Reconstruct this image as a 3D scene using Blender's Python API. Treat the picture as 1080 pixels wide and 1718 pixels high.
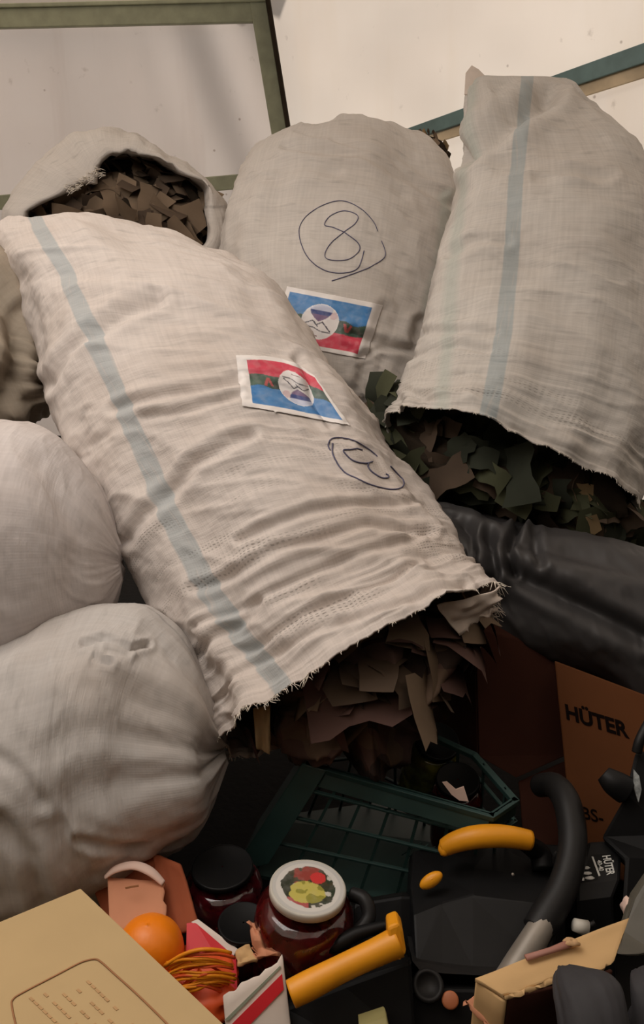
import bpy, bmesh, math, random
import numpy as np
from mathutils import Vector, Matrix
from mathutils.bvhtree import BVHTree
random.seed(7)
for o in list(bpy.data.objects): bpy.data.objects.remove(o)
SC = bpy.context.scene
COL = SC.collection

# ------------------------------------------------------------------ camera
FPX = 1400.0; TH = math.radians(22); CAM = np.array([0, 0, .9])
FW = np.array([0, math.cos(TH), -math.sin(TH)]); UP = np.array([0, math.sin(TH), math.cos(TH)]); RT = np.array([1., 0, 0])
cd = bpy.data.cameras.new('camera'); cam = bpy.data.objects.new('camera', cd); COL.objects.link(cam)
cd.sensor_fit = 'VERTICAL'; cd.sensor_height = 36; cd.lens = FPX * 36 / 1718
cd.clip_start = .02
cam.location = CAM; cam.rotation_euler = (math.radians(90) - TH, 0, 0)
SC.camera = cam
# ------------------------------------------------------------------ light
w = bpy.data.worlds.new('world'); SC.world = w; w.use_nodes = True
w.node_tree.nodes['Background'].inputs[0].default_value = (.93, .96, 1.0, 1)
w.node_tree.nodes['Background'].inputs[1].default_value = 0.55
def light(name, kind, loc, target, energy, color, size=None, angle=None):
    l = bpy.data.lights.new(name, kind); o = bpy.data.objects.new(name, l); COL.objects.link(o)
    o.location = loc; d = Vector(target) - Vector(loc); o.rotation_euler = d.to_track_quat('-Z', 'Y').to_euler()
    l.energy = energy; l.color = color
    if size: l.shape = 'RECTANGLE'; l.size, l.size_y = size
    if angle is not None: l.angle = math.radians(angle)
    return o
light('sun', 'SUN', (2, 3, 5), (.2, 1.2, 0), 6.0, (1, .955, .90), angle=3)
light('added_overhead_fill', 'AREA', (-.62, .95, 1.64), (-.15, 1.2, .3), 10.5, (1, .96, .92), size=(1.0, .9))  # added fill lamp hung under the roof
# ------------------------------------------------------------------ exposure
SC.view_settings.view_transform = 'Standard'; SC.view_settings.look = 'None'
SC.view_settings.gamma = 1; SC.view_settings.use_curve_mapping = False
SC.view_settings.exposure = -0.08

# ------------------------------------------------------------------ helpers
def P(x, y, d): return CAM + d * (FW + RT * ((x - 540) / FPX) + UP * ((859 - y) / FPX))
def PH(x, y, z):
    r = P(x, y, 1) - CAM; return CAM + r * ((z - CAM[2]) / r[2])
def PPL(x, y, o, n):
    r = P(x, y, 1) - CAM; return CAM + r * (np.dot(o - CAM, n) / np.dot(r, n))
def pix(p):
    q = np.asarray(p) - CAM; d = q @ FW
    return 540 + FPX * (q @ RT) / d, 859 - FPX * (q @ UP) / d
def nrm(v): return v / np.linalg.norm(v)
def s2l(c): c /= 255.; return c / 12.92 if c <= .04045 else ((c + .055) / 1.055) ** 2.4
def rgb(r, g, b): return (s2l(r), s2l(g), s2l(b), 1)

def hashn(ix, iy, iz):
    h = (ix * 374761393 + iy * 668265263 + iz * 2147483647 + 1013904223) & 0xffffffff
    h = ((h ^ (h >> 13)) * 1274126177) & 0xffffffff
    return ((h ^ (h >> 16)) & 0xffff) / 32767.5 - 1
def vnoise(x, y, z=0.):
    x, y, z = np.broadcast_arrays(np.asarray(x, float), np.asarray(y, float), np.asarray(z, float))
    ix, iy, iz = np.floor(x).astype(np.int64), np.floor(y).astype(np.int64), np.floor(z).astype(np.int64)
    f = [a - b for a, b in ((x, ix), (y, iy), (z, iz))]; f = [t * t * (3 - 2 * t) for t in f]
    r = 0
    for a in (0, 1):
        for b in (0, 1):
            for c in (0, 1):
                r = r + hashn(ix + a, iy + b, iz + c) * (f[0] if a else 1 - f[0]) * (f[1] if b else 1 - f[1]) * (f[2] if c else 1 - f[2])
    return r
def fbm(x, y, z=0., o=3):
    r = 0; a = 1.
    for i in range(o): r = r + a * vnoise(x * 2 ** i + 7.3 * i, y * 2 ** i, np.asarray(z) * 2 ** i); a *= .5
    return r

def mesh_obj(name, verts, faces, mat=None, parent=None, smooth=True, uv=None, attrs=None):
    me = bpy.data.meshes.new(name)
    me.from_pydata([tuple(map(float, v)) for v in verts], [], [tuple(map(int, f)) for f in faces]); me.update()
    if smooth: me.polygons.foreach_set('use_smooth', [True] * len(me.polygons))
    if uv is not None:
        l = me.uv_layers.new(name='UVMap'); li = np.empty(len(me.loops), dtype=np.int32); me.loops.foreach_get('vertex_index', li)
        l.data.foreach_set('uv', np.asarray(uv, dtype=np.float32)[li].ravel())
    for k, v in (attrs or {}).items():
        v = np.asarray(v, dtype=np.float32)
        if v.ndim == 1: me.attributes.new(k, 'FLOAT', 'POINT').data.foreach_set('value', v)
        else: me.attributes.new(k, 'FLOAT_COLOR', 'POINT').data.foreach_set('color', v.ravel())
    o = bpy.data.objects.new(name, me); COL.objects.link(o)
    if mat: me.materials.append(mat)
    if parent is not None: attach(o, parent)
    return o
def attach(o, parent):
    o.parent = parent; o.matrix_parent_inverse = Matrix.Translation(parent.location).inverted()
def tag(o, label=None, cat=None, group=None, kind=None):
    for k, v in (('label', label), ('category', cat), ('group', group), ('kind', kind)):
        if v: o[k] = v
    return o
def thing(name, loc, label, cat, group=None):
    o = bpy.data.objects.new(name, None); COL.objects.link(o); o.location = tuple(map(float, loc)); o.empty_display_size = .05
    return tag(o, label, cat, group)
def bevel(o, wdt, seg=2):
    m = o.modifiers.new('bevel', 'BEVEL'); m.width = wdt; m.segments = seg; m.limit_method = 'ANGLE'; m.angle_limit = math.radians(35)
    return o
def solid(o, t, off=-1):
    m = o.modifiers.new('solid', 'SOLIDIFY'); m.thickness = t; m.offset = off; return o
def subd(o, n=1):
    m = o.modifiers.new('sub', 'SUBSURF'); m.levels = n; m.render_levels = n; return o

class NT:
    def __init__(s, name):
        s.m = bpy.data.materials.new(name); s.m.use_nodes = True; s.t = s.m.node_tree; s.b = s.t.nodes['Principled BSDF']; s.out = s.t.nodes['Material Output']
    def n(s, ty, **kw):
        x = s.t.nodes.new(ty)
        for k, v in kw.items():
            if k.startswith('i_'):
                key = k[2:]; key = int(key) if key.isdigit() else key
                tgt = x.inputs[key]
                if isinstance(v, bpy.types.NodeSocket): s.t.links.new(v, tgt)
                else: tgt.default_value = v
            else: setattr(x, k, v)
        return x
    def math(s, op, a, b=0., clamp=False): return s.n('ShaderNodeMath', operation=op, use_clamp=clamp, i_0=a, i_1=b).outputs[0]
    def mix(s, f, a, b, blend='MIX'):
        x = s.n('ShaderNodeMix', data_type='RGBA', blend_type=blend)
        for k, v in ((0, f), (6, a), (7, b)):
            if isinstance(v, bpy.types.NodeSocket): s.t.links.new(v, x.inputs[k])
            else: x.inputs[k].default_value = v
        return x.outputs[2]
    def scaled(s, src, sc):
        return s.n('ShaderNodeMapping', i_Vector=src, i_Scale=sc).outputs[0]
    def noise(s, vec, scale, det=2., rough=.5): return s.n('ShaderNodeTexNoise', i_Vector=vec, i_Scale=scale, i_Detail=det, i_Roughness=rough).outputs[0]
    def ramp(s, f, lo, hi): return s.n('ShaderNodeMapRange', i_0=f, i_1=lo, i_2=hi).outputs[0]
    def link(s, a, b): s.t.links.new(a, b)
    def bump(s, h, strength, dist):
        self = s.n('ShaderNodeBump', i_Height=h, i_Strength=strength, i_Distance=dist); s.link(self.outputs[0], s.b.inputs['Normal']); return self

def simple(name, col, rough=.6, spec=.5, metal=0., var=.15, nscale=25., bumpd=0., coat=0.):
    t = NT(name); tc = t.n('ShaderNodeTexCoord').outputs['Object']
    n = t.noise(tc, nscale, 4.)
    c2 = tuple(x * (1 - var) for x in col[:3]) + (1,)
    c1 = tuple(min(1, x * (1 + var)) for x in col[:3]) + (1,)
    t.link(t.mix(t.ramp(n, .3, .7), c2, c1), t.b.inputs['Base Color'])
    t.b.inputs['Roughness'].default_value = rough; t.b.inputs['Metallic'].default_value = metal; t.b.inputs['Specular IOR Level'].default_value = spec
    if coat: t.b.inputs['Coat Weight'].default_value = coat
    if bumpd: t.bump(t.noise(tc, nscale * 4, 3.), .5, bumpd)
    return t.m

def sack_mat(name, col, grime=.25, weave=1., trans=.12):
    t = NT(name); uv = t.n('ShaderNodeUVMap', uv_map='UVMap').outputs[0]; ob = t.n('ShaderNodeTexCoord').outputs['Object']
    stripe = t.n('ShaderNodeAttribute', attribute_name='stripe').outputs['Fac']
    faint = t.n('ShaderNodeAttribute', attribute_name='faint').outputs['Fac']
    gauze = t.n('ShaderNodeAttribute', attribute_name='gauze').outputs['Fac']
    warp = t.noise(t.scaled(uv, (260, 9, 1)), 1., 2.); weft = t.noise(t.scaled(uv, (9, 260, 1)), 1., 2.)
    streak = t.math('MULTIPLY', t.math('ADD', warp, weft), .5)
    base = t.mix(t.ramp(streak, .34, .66), tuple(c * (.97 - .06 * weave) for c in col[:3]) + (1,), tuple(min(1, c * 1.05) for c in col[:3]) + (1,))
    gr = t.noise(ob, 4.5, 5., .6)
    base = t.mix(t.math('MULTIPLY', t.ramp(gr, .45, .75), grime), base, rgb(170, 148, 128))
    spots = t.noise(t.scaled(uv, (22, 60, 1)), 1., 3.)
    base = t.mix(t.math('MULTIPLY', t.ramp(spots, .60, .74), .28), base, rgb(120, 116, 112))
    # woven blue stripe
    sm = t.math('MULTIPLY', t.ramp(stripe, .0012, -.0012), t.ramp(warp, .1, .45))
    base = t.mix(t.math('MULTIPLY', sm, .46), base, rgb(132, 158, 168))
    base = t.mix(t.math('MULTIPLY', t.ramp(faint, .006, -.006), .30), base, rgb(160, 182, 172))
    # loose gauze weave with dark gaps between the tapes
    sx = t.n('ShaderNodeSeparateXYZ', i_Vector=uv)
    d1 = t.noise(t.scaled(uv, (1, 1, 1)), 30., 2.)
    vv = t.math('ADD', t.math('MULTIPLY', sx.outputs[1], 1500.), t.math('MULTIPLY', d1, 16.))
    uu = t.math('ADD', t.math('MULTIPLY', sx.outputs[0], 1100.), t.math('MULTIPLY', d1, 12.))
    wv = t.math('MULTIPLY', t.ramp(t.math('SINE', vv), .15, .9), t.ramp(t.math('SINE', uu), -.5, .5))
    patch = t.ramp(t.noise(t.scaled(uv, (7, 26, 1)), 1., 3.), .50, .64)
    gap = t.math('MULTIPLY', t.math('MULTIPLY', wv, patch), t.math('MULTIPLY', gauze, .55))
    base = t.mix(gap, base, rgb(84, 72, 62))
    t.link(base, t.b.inputs['Base Color'])
    t.b.inputs['Roughness'].default_value = .72; t.b.inputs['Specular IOR Level'].default_value = .25
    fine = t.math('MULTIPLY', t.math('ADD', t.math('SINE', t.math('MULTIPLY', sx.outputs[1], 2100.)), t.math('SINE', t.math('MULTIPLY', sx.outputs[0], 2100.))), .03)
    crinkle = t.noise(t.scaled(uv, (14, 55, 1)), 1., 4., .6)
    h = t.math('ADD', t.math('ADD', t.math('MULTIPLY', streak, .55 * weave), t.math('MULTIPLY', crinkle, 2.6)), t.math('SUBTRACT', fine, t.math('MULTIPLY', gap, .8)))
    t.bump(h, .7, .0011)
    if trans:
        tr = t.n('ShaderNodeBsdfTranslucent'); t.link(base, tr.inputs[0])
        ms = t.n('ShaderNodeMixShader', i_0=trans); t.link(t.b.outputs[0], ms.inputs[1]); t.link(tr.outputs[0], ms.inputs[2]); t.link(ms.outputs[0], t.out.inputs[0])
    return t.m

def fabric_wall(name, col, stain, trans):
    t = NT(name); ob = t.n('ShaderNodeTexCoord').outputs['Object']
    a = t.noise(ob, 2.2, 5., .55); b = t.noise(ob, 18., 4., .6); v = t.noise(t.scaled(ob, (7, 7, .7)), 1., 4., .6)
    c = t.mix(t.ramp(a, .3, .75), col, tuple(x * y for x, y in zip(col[:3], (.93, .90, .88))) + (1,))
    c = t.mix(t.math('MULTIPLY', t.ramp(v, .55, .78), .30), c, stain)
    c = t.mix(t.math('MULTIPLY', t.ramp(b, .66, .74), .35), c, rgb(150, 132, 118))
    vo = t.n('ShaderNodeTexVoronoi', i_Vector=ob, i_Scale=9.).outputs['Distance']
    c = t.mix(t.math('MULTIPLY', t.ramp(vo, .045, .02), .55), c, rgb(120, 96, 80))
    t.link(c, t.b.inputs['Base Color']); t.b.inputs['Roughness'].default_value = .8; t.b.inputs['Specular IOR Level'].default_value = .15
    t.bump(t.math('ADD', t.math('MULTIPLY', v, 3.), a), .5, .006)
    tr = t.n('ShaderNodeBsdfTranslucent'); t.link(c, tr.inputs[0])
    ms = t.n('ShaderNodeMixShader', i_0=trans); t.link(t.b.outputs[0], ms.inputs[1]); t.link(tr.outputs[0], ms.inputs[2]); t.link(ms.outputs[0], t.out.inputs[0])
    return t.m

def grid_faces(nr, nc, closed=False, off=0):
    f = []
    for i in range(nr - 1):
        for j in range(nc if closed else nc - 1):
            k = (j + 1) % nc
            f.append((off + i * nc + j, off + i * nc + k, off + (i + 1) * nc + k, off + (i + 1) * nc + j))
    return f
def catmull(a, n, ts=None):
    a = np.asarray(a, float); m = len(a); T = np.linspace(0, m - 1, n) if ts is None else np.asarray(ts)
    i = np.clip(np.floor(T).astype(int), 0, m - 2); u = (T - i)[:, None] if a.ndim > 1 else T - i
    g = lambda k: a[np.clip(k, 0, m - 1)]
    p0, p1, p2, p3 = g(i - 1), g(i), g(i + 1), g(i + 2)
    return .5 * ((2 * p1) + (-p0 + p2) * u + (2 * p0 - 5 * p1 + 4 * p2 - p3) * u ** 2 + (-p0 + 3 * p1 - 3 * p2 + p3) * u ** 3)

def polydist(px, py, pts):
    best = np.full(px.shape, 1e9)
    for (x0, y0), (x1, y1) in zip(pts[:-1], pts[1:]):
        dx, dy = x1 - x0, y1 - y0; L = dx * dx + dy * dy
        t = np.clip(((px - x0) * dx + (py - y0) * dy) / L, 0, 1)
        best = np.minimum(best, np.hypot(px - x0 - t * dx, py - y0 - t * dy))
    return best

class Sack: pass
def sack_body(name, rows, mat, parent, seed=0, nu=220, nv=260, expo=2.25, amp=1., closed_ends=(True, False),
              creases=(), stripe=None, stripe_w=.013, faint=None, gather=1., gauze_v=(2., 2.), hem_shift=None, tap=.02, spread=.06):
    """a filled sack lofted through cross-sections: (left edge, right edge, depth, half thickness)"""
    A = np.array([[r[0][0], r[0][1], r[1][0], r[1][1], r[2], r[3]] + ([r[4]] if len(r) > 4 else [r[2]]) for r in rows], float)
    A = catmull(A, nv)
    L = np.array([P(a[0], a[1], a[4]) for a in A]); R = np.array([P(a[2], a[3], a[6]) for a in A])
    c = (L + R) / 2; h = (R - L) / 2; b = np.maximum(A[:, 5], .002)
    t = np.gradient(c, axis=0); t /= np.linalg.norm(t, axis=1)[:, None]
    # smooth tangents
    n = np.cross(h, t); n /= np.linalg.norm(n, axis=1)[:, None]
    sgn = np.sign(np.einsum('ij,ij->i', n, CAM - c)); n *= sgn[:, None]
    nbar = n.copy()
    for _ in range(12): nbar[1:-1] = (nbar[:-2] + nbar[1:-1] + nbar[2:]) / 3
    n = nbar / np.linalg.norm(nbar, axis=1)[:, None]
    th = np.linspace(0, 2 * math.pi, nu, endpoint=False)
    ct, st = np.cos(th), np.sin(th)
    ec, es = np.sign(ct) * np.abs(ct) ** (2 / expo), np.sign(st) * np.abs(st) ** (2 / expo)
    V = c[:, None, :] - h[:, None, :] * ec[None, :, None] + n[:, None, :] * (b[:, None] * es[None, :])[..., None]
    vlen = np.concatenate([[0], np.cumsum(np.linalg.norm(np.diff(c, axis=0), axis=1))]); tot = vlen[-1]
    vv = np.repeat(vlen[:, None], nu, 1); vf = vv / tot
    av = np.linalg.norm(h, axis=1)
    per = np.mean(np.pi * (av + b) * 1.0); uu = np.repeat((th / (2 * math.pi))[None, :] * per, nv, 0)
    if hem_shift is not None:
        s = hem_shift(ct, st)[None, :] * np.clip((vf - .72) / .28, 0, 1) ** 1.6
        V = V + t[:, None, :] * s[..., None]
    # normals
    du = np.roll(V, -1, 1) - np.roll(V, 1, 1); dv = np.gradient(V, axis=0)
    N = np.cross(du, dv); N /= np.maximum(np.linalg.norm(N, axis=2), 1e-9)[..., None]
    out = np.einsum('ijk,ijk->ij', N, V - c[:, None, :]); N *= np.where(out.mean() < 0, -1, 1)
    C3, S3 = ct[None, :] * 3 + seed * 5.1, st[None, :] * 3
    D = amp * .015 * fbm(C3 * .8, S3 * .8, vv * 5, 2)
    r1 = 1 - np.abs(fbm(C3 * .55 + vv * 1.2, S3 * .55, vv * 17 + C3 * .5, 2)); D += amp * .0075 * (r1 ** 2 - .45)
    r2 = 1 - np.abs(fbm(C3 * .9 + 9, S3 * .9, vv * 46 + 1.1 * C3, 2)); mask = np.clip(.5 + fbm(C3 * .7 + 3, S3 * .7, vv * 5 + 4, 2), 0, 1)
    D += amp * .0033 * mask * (r2 ** 3 - .4)
    D += amp * .0011 * fbm(C3 * 5, S3 * 5, vv * 90, 2)
    # gathers running lengthwise by an end seam
    g = gather * np.clip(1 - vf / .10, 0, 1) ** 1.3
    D += .006 * g * fbm(C3 * 4, S3 * 4, vv * 3, 2)
    if not closed_ends[1]:
        k = np.clip((vf - .80) / .2, 0, 1)
        D += .0050 * k * (1 - np.abs(vnoise(C3 * .7, S3 * .7, vv * 85)) ** .8 * 2) * .9
        D += .010 * k ** 3 * vnoise(C3 * 1.7, S3 * 1.7, 3.)
        D += np.where(vf > 1 - .006, .0035, 0)
    fr = np.clip(st, 0, 1)[None, :] > .02
    q = V - CAM; dep = q @ FW; px = 540 + FPX * (q @ RT) / dep; py = 859 - FPX * (q @ UP) / dep
    for pts, depth, wid in creases:
        dd = polydist(px, py, pts); depth *= 1.35; D -= np.where(fr, depth * np.exp(-(dd / wid) ** 2) - .45 * depth * np.exp(-((dd - 2.0 * wid) / wid) ** 2), 0)
    taper = np.ones(nv)
    if closed_ends[0]: taper *= np.clip(np.linspace(0, 1, nv) / tap, .05, 1)
    D = D * taper[:, None]
    V = V + N * D[..., None]
    if not closed_ends[1]:   # ragged hem
        rag = .0035 * fbm(C3 * 4, S3 * 4, 2., 2) + .0012 * vnoise(C3 * 26, S3 * 26, 8.)
        V = V + t[:, None, :] * (rag * np.clip((vf - .985) / .015, 0, 1))[..., None]
    att = {}
    def sdist(spec, wd):
        pts = np.array(spec, float)
        X = px; Y = py
        return np.where(fr, polydist(X, Y, [tuple(p) for p in pts]) * dep / FPX, 1.) - wd
    att['stripe'] = (sdist(stripe, stripe_w) if stripe else np.full((nv, nu), 1.)).ravel()
    att['faint'] = (sdist(faint, stripe_w * .8) if faint else np.full((nv, nu), 1.)).ravel()
    att['gauze'] = (np.clip((vf - gauze_v[0]) / max(gauze_v[1] - gauze_v[0], 1e-3), 0, 1) * np.clip((.975 - vf) / .02, 0, 1)).ravel()
    verts = V.reshape(-1, 3); faces = grid_faces(nv, nu, True)
    verts = list(verts); uv = list(np.stack([uu, vv], -1).reshape(-1, 2))
    for e, i in ((0, 0), (1, nv - 1)):
        if closed_ends[e]:
            base = i * nu; k = len(verts); verts.append(V[i].mean(0)); uv.append((per / 2, vlen[i]))
            for kk in att: att[kk] = np.append(att[kk], att[kk][base])
            for j in range(nu):
                faces.append((k, base + (j + 1) % nu, base + j) if e == 0 else (k, base + j, base + (j + 1) % nu))
    o = mesh_obj(name, verts, faces, mat, parent, uv=uv, attrs=att)
    bm = bmesh.new(); bm.from_mesh(o.data); bmesh.ops.recalc_face_normals(bm, faces=bm.faces); bm.to_mesh(o.data); bm.free()
    if not (closed_ends[0] and closed_ends[1]): solid(o, .0022)
    S = Sack(); S.o = o; S.V = V; S.c = c; S.t = t; S.n = n; S.N = N; S.th = th; S.h = h
    S.bvh = BVHTree.FromPolygons([Vector(map(float, v)) for v in verts], faces)
    return S

def hit(S, x, y, off=.0015):
    r = nrm(P(x, y, 1) - CAM); loc, nn, i, d = S.bvh.ray_cast(Vector(map(float, CAM)), Vector(map(float, r)))
    if loc is None:
        loc, nn, i, d = S.bvh.find_nearest(Vector(map(float, P(x, y, 1.45))))
    if nn.dot(Vector(map(float, r))) > 0: nn = -nn
    return np.array(loc + nn * off), np.array(nn)

def tube(name, pts, rad, mat, parent=None, seg=8, smoothn=0, flat=None, cap=True):
    pts = np.asarray(pts, float)
    rad = np.full(len(pts), rad, float) if np.isscalar(rad) else np.asarray(rad, float)
    if smoothn:
        pr = catmull(np.column_stack([pts, rad]), smoothn); pts, rad = pr[:, :3], pr[:, 3]
    t = np.gradient(pts, axis=0); t /= np.maximum(np.linalg.norm(t, axis=1), 1e-9)[:, None]
    up = np.array([0, 0, 1.]) if abs(t[0][2]) < .9 else np.array([1., 0, 0])
    V = []
    x = nrm(np.cross(t[0], up))
    for p, tt, r in zip(pts, t, rad):
        x = nrm(x - tt * np.dot(x, tt)); y = np.cross(tt, x)
        for k in range(seg):
            a = 2 * math.pi * k / seg; V.append(p + x * r * math.cos(a) + y * r * math.sin(a) * (flat or 1))
    F = grid_faces(len(pts), seg, True)
    if cap: F += [tuple(range(seg))[::-1], tuple(range((len(pts) - 1) * seg, len(pts) * seg))]
    if name is None: return V, F
    return mesh_obj(name, V, F, mat, parent)
def join_tubes(name, lst, mat, parent, kind=None):
    V, F = [], []
    for pts, r in lst:
        v, f = tube(None, pts, r, None, seg=4); o = len(V); V += v; F += [tuple(i + o for i in x) for x in f]
    ob = mesh_obj(name, V, F, mat, parent)
    if kind: ob['kind'] = kind
    return ob

def slab(name, pts, ext, mat, parent=None, bev=.0, smooth=False):
    """prism: outline points (world) pushed along ext"""
    pts = [np.asarray(p, float) for p in pts]; n = len(pts); ext = np.asarray(ext, float)
    V = pts + [p + ext for p in pts]
    F = [tuple(range(n)), tuple(range(2 * n - 1, n - 1, -1))] + [(i, i + n, (i + 1) % n + n, (i + 1) % n) for i in range(n)]
    o = mesh_obj(name, V, F, mat, parent, smooth=smooth)
    bm = bmesh.new(); bm.from_mesh(o.data); bmesh.ops.recalc_face_normals(bm, faces=bm.faces); bm.to_mesh(o.data); bm.free()
    if bev: bevel(o, bev)
    return o
def board(name, q, thick, mat, parent=None, nx=10, ny=10, wob=.002, torn=(), seed=1, tear=.008):
    """a curved cardboard panel from four world corners (tl,tr,br,bl); torn edges as 't','r','b','l'"""
    tl, tr, br, bl = [np.asarray(p, float) for p in q]; V = []; nn = nrm(np.cross(tr - tl, bl - tl))
    for j in range(ny + 1):
        for i in range(nx + 1):
            u, v = i / nx, j / ny
            p = (tl * (1 - u) + tr * u) * (1 - v) + (bl * (1 - u) + br * u) * v
            p = p + nn * wob * float(fbm(u * 2.3 + seed, v * 2.3, seed * 3., 2))
            for e, cond, d in (('t', j == 0, bl - tl), ('b', j == ny, tl - bl), ('l', i == 0, tr - tl), ('r', i == nx, tl - tr)):
                if cond and e in torn: p = p + nrm(d) * tear * float(.5 + fbm(u * 9 + seed, v * 9, 5., 2))
            V.append(p)
    o = mesh_obj(name, V, grid_faces(ny + 1, nx + 1), mat, parent, smooth=True)
    solid(o, thick, 0); bevel(o, thick * .3, 1)
    return o
def lathe(name, prof, base, axis, mat, parent=None, seg=48, cap=True):
    axis = nrm(np.asarray(axis, float)); x = nrm(np.cross(axis, [0, 1., .2])); y = np.cross(axis, x); base = np.asarray(base, float); V = []
    for r, z in prof:
        for k in range(seg):
            a = 2 * math.pi * k / seg; V.append(base + axis * z + (x * math.cos(a) + y * math.sin(a)) * max(r, 1e-4))
    F = grid_faces(len(prof), seg, True)
    if cap: F += [tuple(range(seg))[::-1], tuple(range((len(prof) - 1) * seg, len(prof) * seg))]
    return mesh_obj(name, V, F, mat, parent)
def ellipsoid(name, c, ax, mat, parent=None, seg=32, rings=20, nz=0., seed=0):
    V = []
    ax = [np.asarray(a, float) for a in ax]
    for i in range(rings + 1):
        ph = math.pi * (i + .001) / (rings + .002)
        for k in range(seg):
            a = 2 * math.pi * k / seg; u = np.array([math.sin(ph) * math.cos(a), math.sin(ph) * math.sin(a), math.cos(ph)])
            s = 1 + nz * float(fbm(u[0] * 2 + seed, u[1] * 2, u[2] * 2, 3))
            V.append(np.asarray(c) + s * (ax[0] * u[0] + ax[1] * u[1] + ax[2] * u[2]))
    return mesh_obj(name, V, grid_faces(rings + 1, seg, True) + [tuple(range(seg)), tuple(range(rings * seg, (rings + 1) * seg))[::-1]], mat, parent)
def text(name, s, o, ex, ey, height, mat, parent, extrude=.0006, stretch=1., off=.0008, align='LEFT', bold=.0):
    cu = bpy.data.curves.new(name, 'FONT'); cu.body = s; cu.size = 1.; cu.extrude = 0.; cu.offset = bold; cu.align_x = align
    tmp = bpy.data.objects.new('tmp', cu); COL.objects.link(tmp)
    bpy.context.view_layer.update(); dg = bpy.context.evaluated_depsgraph_get(); me = bpy.data.meshes.new_from_object(tmp.evaluated_get(dg))
    bpy.data.objects.remove(tmp)
    ex, ey = np.asarray(ex, float), np.asarray(ey, float); ex = nrm(ex); ez = nrm(np.cross(ex, ey))
    if np.dot(ez, CAM - np.asarray(o)) < 0: off = -off
    # keep slant of ey (printed on a face seen in perspective the axes are the face's own)
    ey = nrm(ey)
    V = [np.asarray(o) + ex * v.co.x * height * stretch + ey * v.co.y * height + ez * off for v in me.vertices]
    F = [tuple(p.vertices) for p in me.polygons]
    ob = mesh_obj(name, V, F, mat, parent, smooth=False); solid(ob, abs(off) * .8, 0); bpy.data.meshes.remove(me)
    return ob

# ------------------------------------------------------------------ materials
M = {}
M['sack_front'] = sack_mat('woven_sack_warm', rgb(218, 208, 201), .30)
M['sack_mid'] = sack_mat('woven_sack_plain', rgb(208, 201, 194), .20)
M['sack_right'] = sack_mat('woven_sack_grid', rgb(210, 204, 197), .22, 1.5)
M['sack_white'] = sack_mat('woven_sack_smooth', rgb(210, 202, 199), .20, .5)
M['sack_grey'] = sack_mat('woven_sack_greyish', rgb(202, 197, 193), .42, .6)
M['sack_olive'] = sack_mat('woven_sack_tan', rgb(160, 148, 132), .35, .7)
M['thread'] = simple('frayed_thread', rgb(224, 214, 200), .8)
M['wall_dim'] = fabric_wall('shaded_tent_fabric', rgb(210, 197, 187), rgb(172, 146, 130), .42)  # shaded copy of the tent fabric, dimness put into the base colour
M['wall_lit'] = fabric_wall('lit_tent_fabric', rgb(234, 221, 207), rgb(220, 200, 176), .5)  # lit copy of the same fabric, paler for the sunlit side
M['green_metal'] = simple('green_painted_steel', rgb(146, 148, 122), .6, bumpd=.0005)
M['teal_metal'] = simple('teal_painted_steel', rgb(104, 130, 128), .45)
M['wall_dark'] = simple('dark_fill_absorber', rgb(52, 50, 44), .8)  # for unseen walls behind the camera, made dark to cut fill light
M['cloth_plain'] = simple('plain_woven_cloth', rgb(214, 200, 188), .8, .2, var=.06, nscale=60, bumpd=.0005)
M['hem'] = simple('beige_fabric_hem', rgb(222, 200, 166), .8, var=.25, nscale=12)
M['ground'] = simple('dark_ground', rgb(16, 13, 12), .9, bumpd=.002)
M['camo_brown'] = simple('net_cloth_brown', rgb(120, 102, 84), .85, .2)
M['camo_dark'] = simple('net_cloth_dark_brown', rgb(84, 70, 58), .85, .2)
M['camo_tan'] = simple('net_cloth_tan', rgb(150, 126, 92), .85, .2)
M['camo_green'] = simple('net_cloth_olive', rgb(74, 76, 56), .85, .2)
M['camo_deep'] = simple('net_cloth_deep_green', rgb(50, 53, 43), .85, .2)
M['camo_mauve'] = simple('net_cloth_mauve_brown', rgb(88, 66, 60), .85, .2)
t = NT('printed_camouflage_cloth'); ob_ = t.n('ShaderNodeTexCoord').outputs['Object']
wn = t.n('ShaderNodeTexNoise', i_Vector=ob_, i_Scale=14.).outputs['Color']; wv_ = t.n('ShaderNodeMix', data_type='RGBA', i_0=.08); t.link(ob_, wv_.inputs[6]); t.link(wn, wv_.inputs[7])
vc = t.n('ShaderNodeTexVoronoi', i_Vector=wv_.outputs[2], i_Scale=24.).outputs['Color']; sp = t.n('ShaderNodeSeparateXYZ', i_Vector=vc)
cr = t.mix(t.ramp(sp.outputs[0], .45, .5), rgb(92, 70, 62), rgb(64, 50, 44)); t.link(t.mix(t.ramp(sp.outputs[1], .68, .72), cr, rgb(104, 84, 68)), t.b.inputs['Base Color']); t.b.inputs['Roughness'].default_value = .9
M['camo_cloth'] = t.m
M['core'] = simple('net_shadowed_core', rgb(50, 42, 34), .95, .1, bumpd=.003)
M['ink'] = simple('blue_black_marker_ink', rgb(88, 86, 112), .6)
M['ink_wash'] = simple('pale_lilac_marker_smear', rgb(206, 198, 202), .7, var=.04)
M['plastic_bag'] = simple('black_polythene', rgb(58, 56, 56), .5, .4, bumpd=.0006, nscale=9)
M['black'] = simple('black_plastic', rgb(12, 12, 13), .55, .2)
M['black2'] = simple('charcoal_plastic', rgb(20, 20, 21), .5, .25)
M['rubber'] = simple('grey_black_rubber', rgb(30, 29, 29), .5, .3)
M['steel'] = simple('worn_grey_tube', rgb(150, 142, 132), .45, .5, .3)
M['yellow'] = simple('amber_plastic', rgb(240, 160, 30), .42, .5, var=.08)
M['crate'] = simple('dark_green_crate_plastic', rgb(40, 66, 63), .5, .5)
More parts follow.
